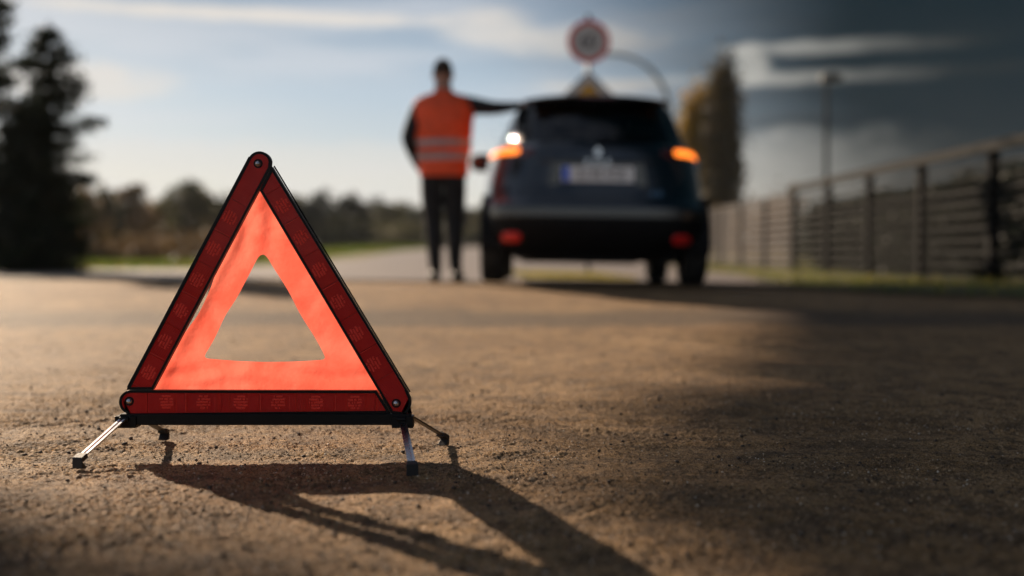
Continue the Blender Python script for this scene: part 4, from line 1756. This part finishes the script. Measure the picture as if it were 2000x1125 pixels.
woods = 'distant autumn trees beyond the field'
wl = [  # px, d, height, width, palette, words
    (150, 72, 4.9, 4.2, rust, 'brown autumn tree just right of the dark conifer'),
    (205, 80, 5.2, 3.6, olive, 'narrow olive tree second from the conifer'),
    (262, 84, 5.8, 5.0, rust, 'broad russet tree, tops rounded, third from the conifer'),
    (318, 90, 5.3, 4.4, olive, 'olive tree in the middle of the left wood'),
    (372, 84, 6.0, 5.0, olive, 'taller olive tree left of the warning triangle'),
    (428, 88, 5.6, 4.6, deep, 'dark green tree directly left of the warning triangle'),
    (480, 92, 5.0, 4.4, rust, 'brown tree behind the left bar of the warning triangle'),
    (560, 95, 5.0, 4.0, olive, 'olive tree behind the top of the fabric panel'),
    (625, 96, 4.7, 5.2, deep, 'dark round tree right of the triangle, left half of the pair'),
    (688, 100, 4.3, 4.8, deep, 'dark round tree right of the triangle, right half of the pair'),
    (760, 112, 3.9, 4.6, olive, 'small grey green tree between the round trees and the person'),
    (815, 115, 3.9, 4.6, deep, 'low dark tree close left of the person'),
    (905, 112, 3.9, 4.0, deep, 'dark tree seen just right of the legs of the person'),
    (945, 108, 3.7, 3.6, olive, 'pale olive tree seen beside the left rear wheel of the car'),
]
wl += [
    (110, 118, 6.2, 7, olive, 'far olive tree half hidden by the dark conifers'),
    (178, 120, 6.6, 7, deep, 'far dark tree in the gap between the first two brown trees'),
    (236, 122, 6.3, 7, olive, 'far olive tree in the gap left of the broad russet tree'),
    (292, 120, 7.0, 7, rust, 'far brown tree in the gap right of the broad russet tree'),
    (346, 124, 6.8, 7, deep, 'far dark tree in the gap left of the tallest olive tree'),
    (402, 121, 7.2, 7, rust, 'far brown tree in the gap right of the tallest olive tree'),
    (455, 125, 6.6, 7, olive, 'far olive tree behind the upper left bar of the triangle'),
    (520, 124, 6.6, 7, rust, 'far brown tree behind the apex of the fabric hole'),
    (590, 126, 5.4, 7, olive, 'far olive tree just right of the right bar of the triangle'),
    (735, 135, 5.2, 7, deep, 'far dark tree filling the gap right of the round trees'),
    (790, 138, 5.0, 7, olive, 'far pale olive tree left of the person'),
    (860, 138, 5.0, 7, olive, 'far olive tree seen between the legs of the person'),
]
for i, (px, d, H, W, pal, lab) in enumerate(wl):
    broadleaf(px, d, H * 1.08, W * 1.08, pal, lab, woods, 100 + i, n=2400, size=.20)


def bush(px, d, H, W, mats, label, seed, n=1600, size=.09, x=None, group=None):
    loc = at(px, d)
    o = empty('bush', loc)
    tag(o, label, 'bush', group)
    m_, _ = limbs(H * .95, .02 * H, 12, W * .6, .02, seed, up=.8)
    m_.build('stems', bark, o)
    r_ = np.random.default_rng(seed)
    P = []
    for i in range(16):
        c = np.array([r_.uniform(-.4, .4) * W, r_.uniform(-.4, .4) * W, r_.uniform(.1, .8) * H])
        q = r_.normal(size=(n // 16, 3)) * W * .13
        P.append(q + c)
    P = np.concatenate(P)
    P = P[P[:, 2] > 0]
    cards(P, size, mats, 'foliage', o)


for i, (px, d, H, W) in enumerate(((185, 60, 1.5, 3.0), (290, 64, 1.4, 4), (400, 66, 1.6, 4), (470, 66, 1.4, 3))):
    bush(px, d, H, W, rust, ['low russet bush at the foot of the second tree', 'long pinkish brown bush below the middle of the wood', 'brown bush under the taller olive tree', 'low brown bush behind the left bar of the triangle'][i], 300 + i, size=.13, group='low bushes along the edge of the wood')

for i, (px, d, H, W) in enumerate(((630, 92, 1.6, 5.0), (690, 96, 1.5, 5.5), (755, 104, 1.5, 5.5), (815, 108, 1.4, 5.0), (890, 110, 1.3, 5.0))):
    bush(px, d, H, W, olive, ['low olive bush at the foot of the left round tree', 'low olive bush at the foot of the right round tree', 'low bush beside the bend of the road', 'low bush close left of the legs of the person', 'low bush seen between the person and the car'][i], 360 + i, size=.16, n=2200, group='low bushes along the far side of the road')

# poplars behind the fence


def poplar(px, d, H, W, mats, label, seed, n=12000):
    r_ = np.random.default_rng(seed)
    o = empty('poplar_tree', at(px, d))
    tag(o, label, 'tree')
    m_, _ = limbs(H, .022 * H, 22, W * .5, .08, seed, up=2.2)
    m_.build('trunk', bark, o, smooth=True)
    P = []
    for i in range(64):
        z = (.04 + .94 * (i + .5) / 64) * H
        env = W * .5 * (.55 + .55 * sin(min(1, (1.03 - z / H) * 2.2) * pi / 2)) * r_.uniform(.65, 1.05)
        a_ = r_.random() * 2 * pi
        c = np.array([cos(a_) * env * .55, sin(a_) * env * .55, z])
        q = r_.normal(size=(n // 64, 3)) * np.array([.19, .19, .42]) * W * .85
        P.append(q + c)
    cards(np.concatenate(P), .13, mats, 'crown', o)


poplar(1410, 60, 9.2, 2.0, brownp, 'tall brown poplar column right of the car', 41)
poplar(1360, 62, 7.9, 1.9, gold, 'shorter golden yellow poplar between the car and the brown one', 42)
for i, (px, d, H, W, pal) in enumerate(((1480, 38, 1.9, 2.3, rust), (1535, 37, 2.15, 2.2, rust), (1625, 36, 2.2, 1.7, deep), (1600, 33, 1.75, 1.5, deep))):
    bush(px, d, H, W, pal, ['low reddish brown bush behind the far fence', 'higher reddish brown bush with bare twigs behind the fence', 'dark twiggy shrub at the foot of the street lamp', 'small dark shrub left of the street lamp foot'][i], 330 + i, size=.07)

# dark clipped hedge behind the near fence
hp_ = []
n = 60000
y = rng.uniform(8.2, 18.2, n)
x = fxp(y) + .35 + rng.random(n) * .9
top_ = 1.10 + .10 * vnoise(y * 1.3, x * 0 + 3, 31) + .16 * vnoise(y * 4, x * 3, 32)
z = rng.random(n) ** .6 * top_
hx0 = np.stack([x, y, gh(4.4, 17) + z], 1)
hed = empty('hedge', (fxp(13) + .8, 13, float(gh(4.4, 17))))
tag(hed, 'dense dark hedge standing right behind the near end of the fence', 'hedge')
hx0 = hx0 - np.array(hed.location)
cards(hx0, .045, deep, 'foliage', hed)
m_ = MB()
for k in range(20):
    yy = -4.5 + k * .5
    m_.tube([(0, yy, -.2), (.05, yy + .05, .5), (-.05, yy - .03, 1.0)], [.03, .02, .008], 5)
m_.build('stems', bark, hed)

# two unseen pines added off left, crowns shaped to shade the near yard
def pine(loc, H, base_h, off, R0, label, seed, under, n=26000, tall=3.2, reach=False, nb_=60):
    r_ = np.random.default_rng(seed)
    o = empty('added_shade_pine', loc)
    tag(o, label, 'tree')
    m_ = MB()
    m_.tube([(0, 0, -.3), (.05, 0, base_h * .5), (0, .05, base_h), (off[0] * .3, off[1] * .3, H * .9)], [.17, .15, .12, .04], 10)
    P = []
    for i in range(nb_):
        while True:
            q = r_.uniform(-1, 1, 2)
            if q @ q < 1:
                break
        gx_, gy_ = loc[0] + off[0] + q[0] * R0[0], loc[1] + off[1] + q[1] * R0[1]
        z = under(gx_, gy_) - loc[2] + .15 + (r_.random() ** 1.3) * tall * (1 - .5 * (q @ q))
        c = np.array([off[0] + q[0] * R0[0], off[1] + q[1] * R0[1], z])
        zs = max(base_h, z - 1.8)
        m_.tube([(0, 0, zs), (c[0] * .52, c[1] * .52, max(z - .5, zs + .3 if reach else 0)), tuple(c)], [.06, .04, .012], 5)
        p = r_.normal(size=(n // nb_, 3)) * np.array([.55, .55, .28])
        P.append(p + c)
    m_.build('trunk', bark, o, smooth=True)
    P = np.concatenate(P)
    lo_ = np.array([under(loc[0] + a_, loc[1] + b_) for a_, b_ in P[:, :2]]) - loc[2]
    P = P[P[:, 2] > lo_ + r_.normal(size=len(P)) * .12]
    cards(P, .15, needle, 'crown', o, aspect=.35)


def uw(u, w_):
    return (u * .839 - w_ * .544, u * .544 + w_ * .839)


def uwi(x, y):
    return x * .839 + y * .544, -x * .544 + y * .839


def under_a(x, y):  # crown underside sloped to set the shade edge on the yard
    u, w_ = uwi(x, y)
    return 7.87 - .31 * (u - 1.1) + 1.6 * max(0, 1.0 - u) + .41 * (w_ - 20.3)


def under_b(x, y):
    u, w_ = uwi(x, y)
    return 7.55 + 1.5 * max(0, u - .2) + .41 * (w_ - 20.0)


x_, y_ = uw(-1.8, 20.6)
x1, y1 = uw(4.3, 20.3)
pine(Vector((x_, y_, float(gh(x_, y_)))), 12.0, 9.3, (x1 - x_, y1 - y_), (4.0, 3.6), 'added unseen pine beyond the left edge, long limbs carrying a crown shaped to shade the yard', 61, under_a, n=80000, nb_=100, tall=2.6, reach=True)
x_, y_ = uw(-3.2, 20.0)
pine(Vector((x_, y_, float(gh(x_, y_)))), 11.5, 8.0, (2.2, 1.3), (2.5, 2.2), 'added unseen pine beyond the left edge, crown shaped to shade the yard', 62, under_b)

# ------------------------------------------------------------------ air
hz = MB()
hz.box((-425, -125, -3), (425, 605, 14.5))
hm = bpy.data.materials.new('haze')
hm.use_nodes = True
t = NT(hm.node_tree)
t.n.clear()
vp_ = t.new('ShaderNodeVolumePrincipled')
vp_.inputs['Color'].default_value = (.86, .90, .95, 1)
vp_.inputs['Density'].default_value = .00035
vp_.inputs['Anisotropy'].default_value = .0
ou = t.new('ShaderNodeOutputMaterial')
t.l.new(vp_.outputs[0], ou.inputs['Volume'])
tag(hz.build('haze', hm), 'thin pale haze over the fields', None, kind='stuff')
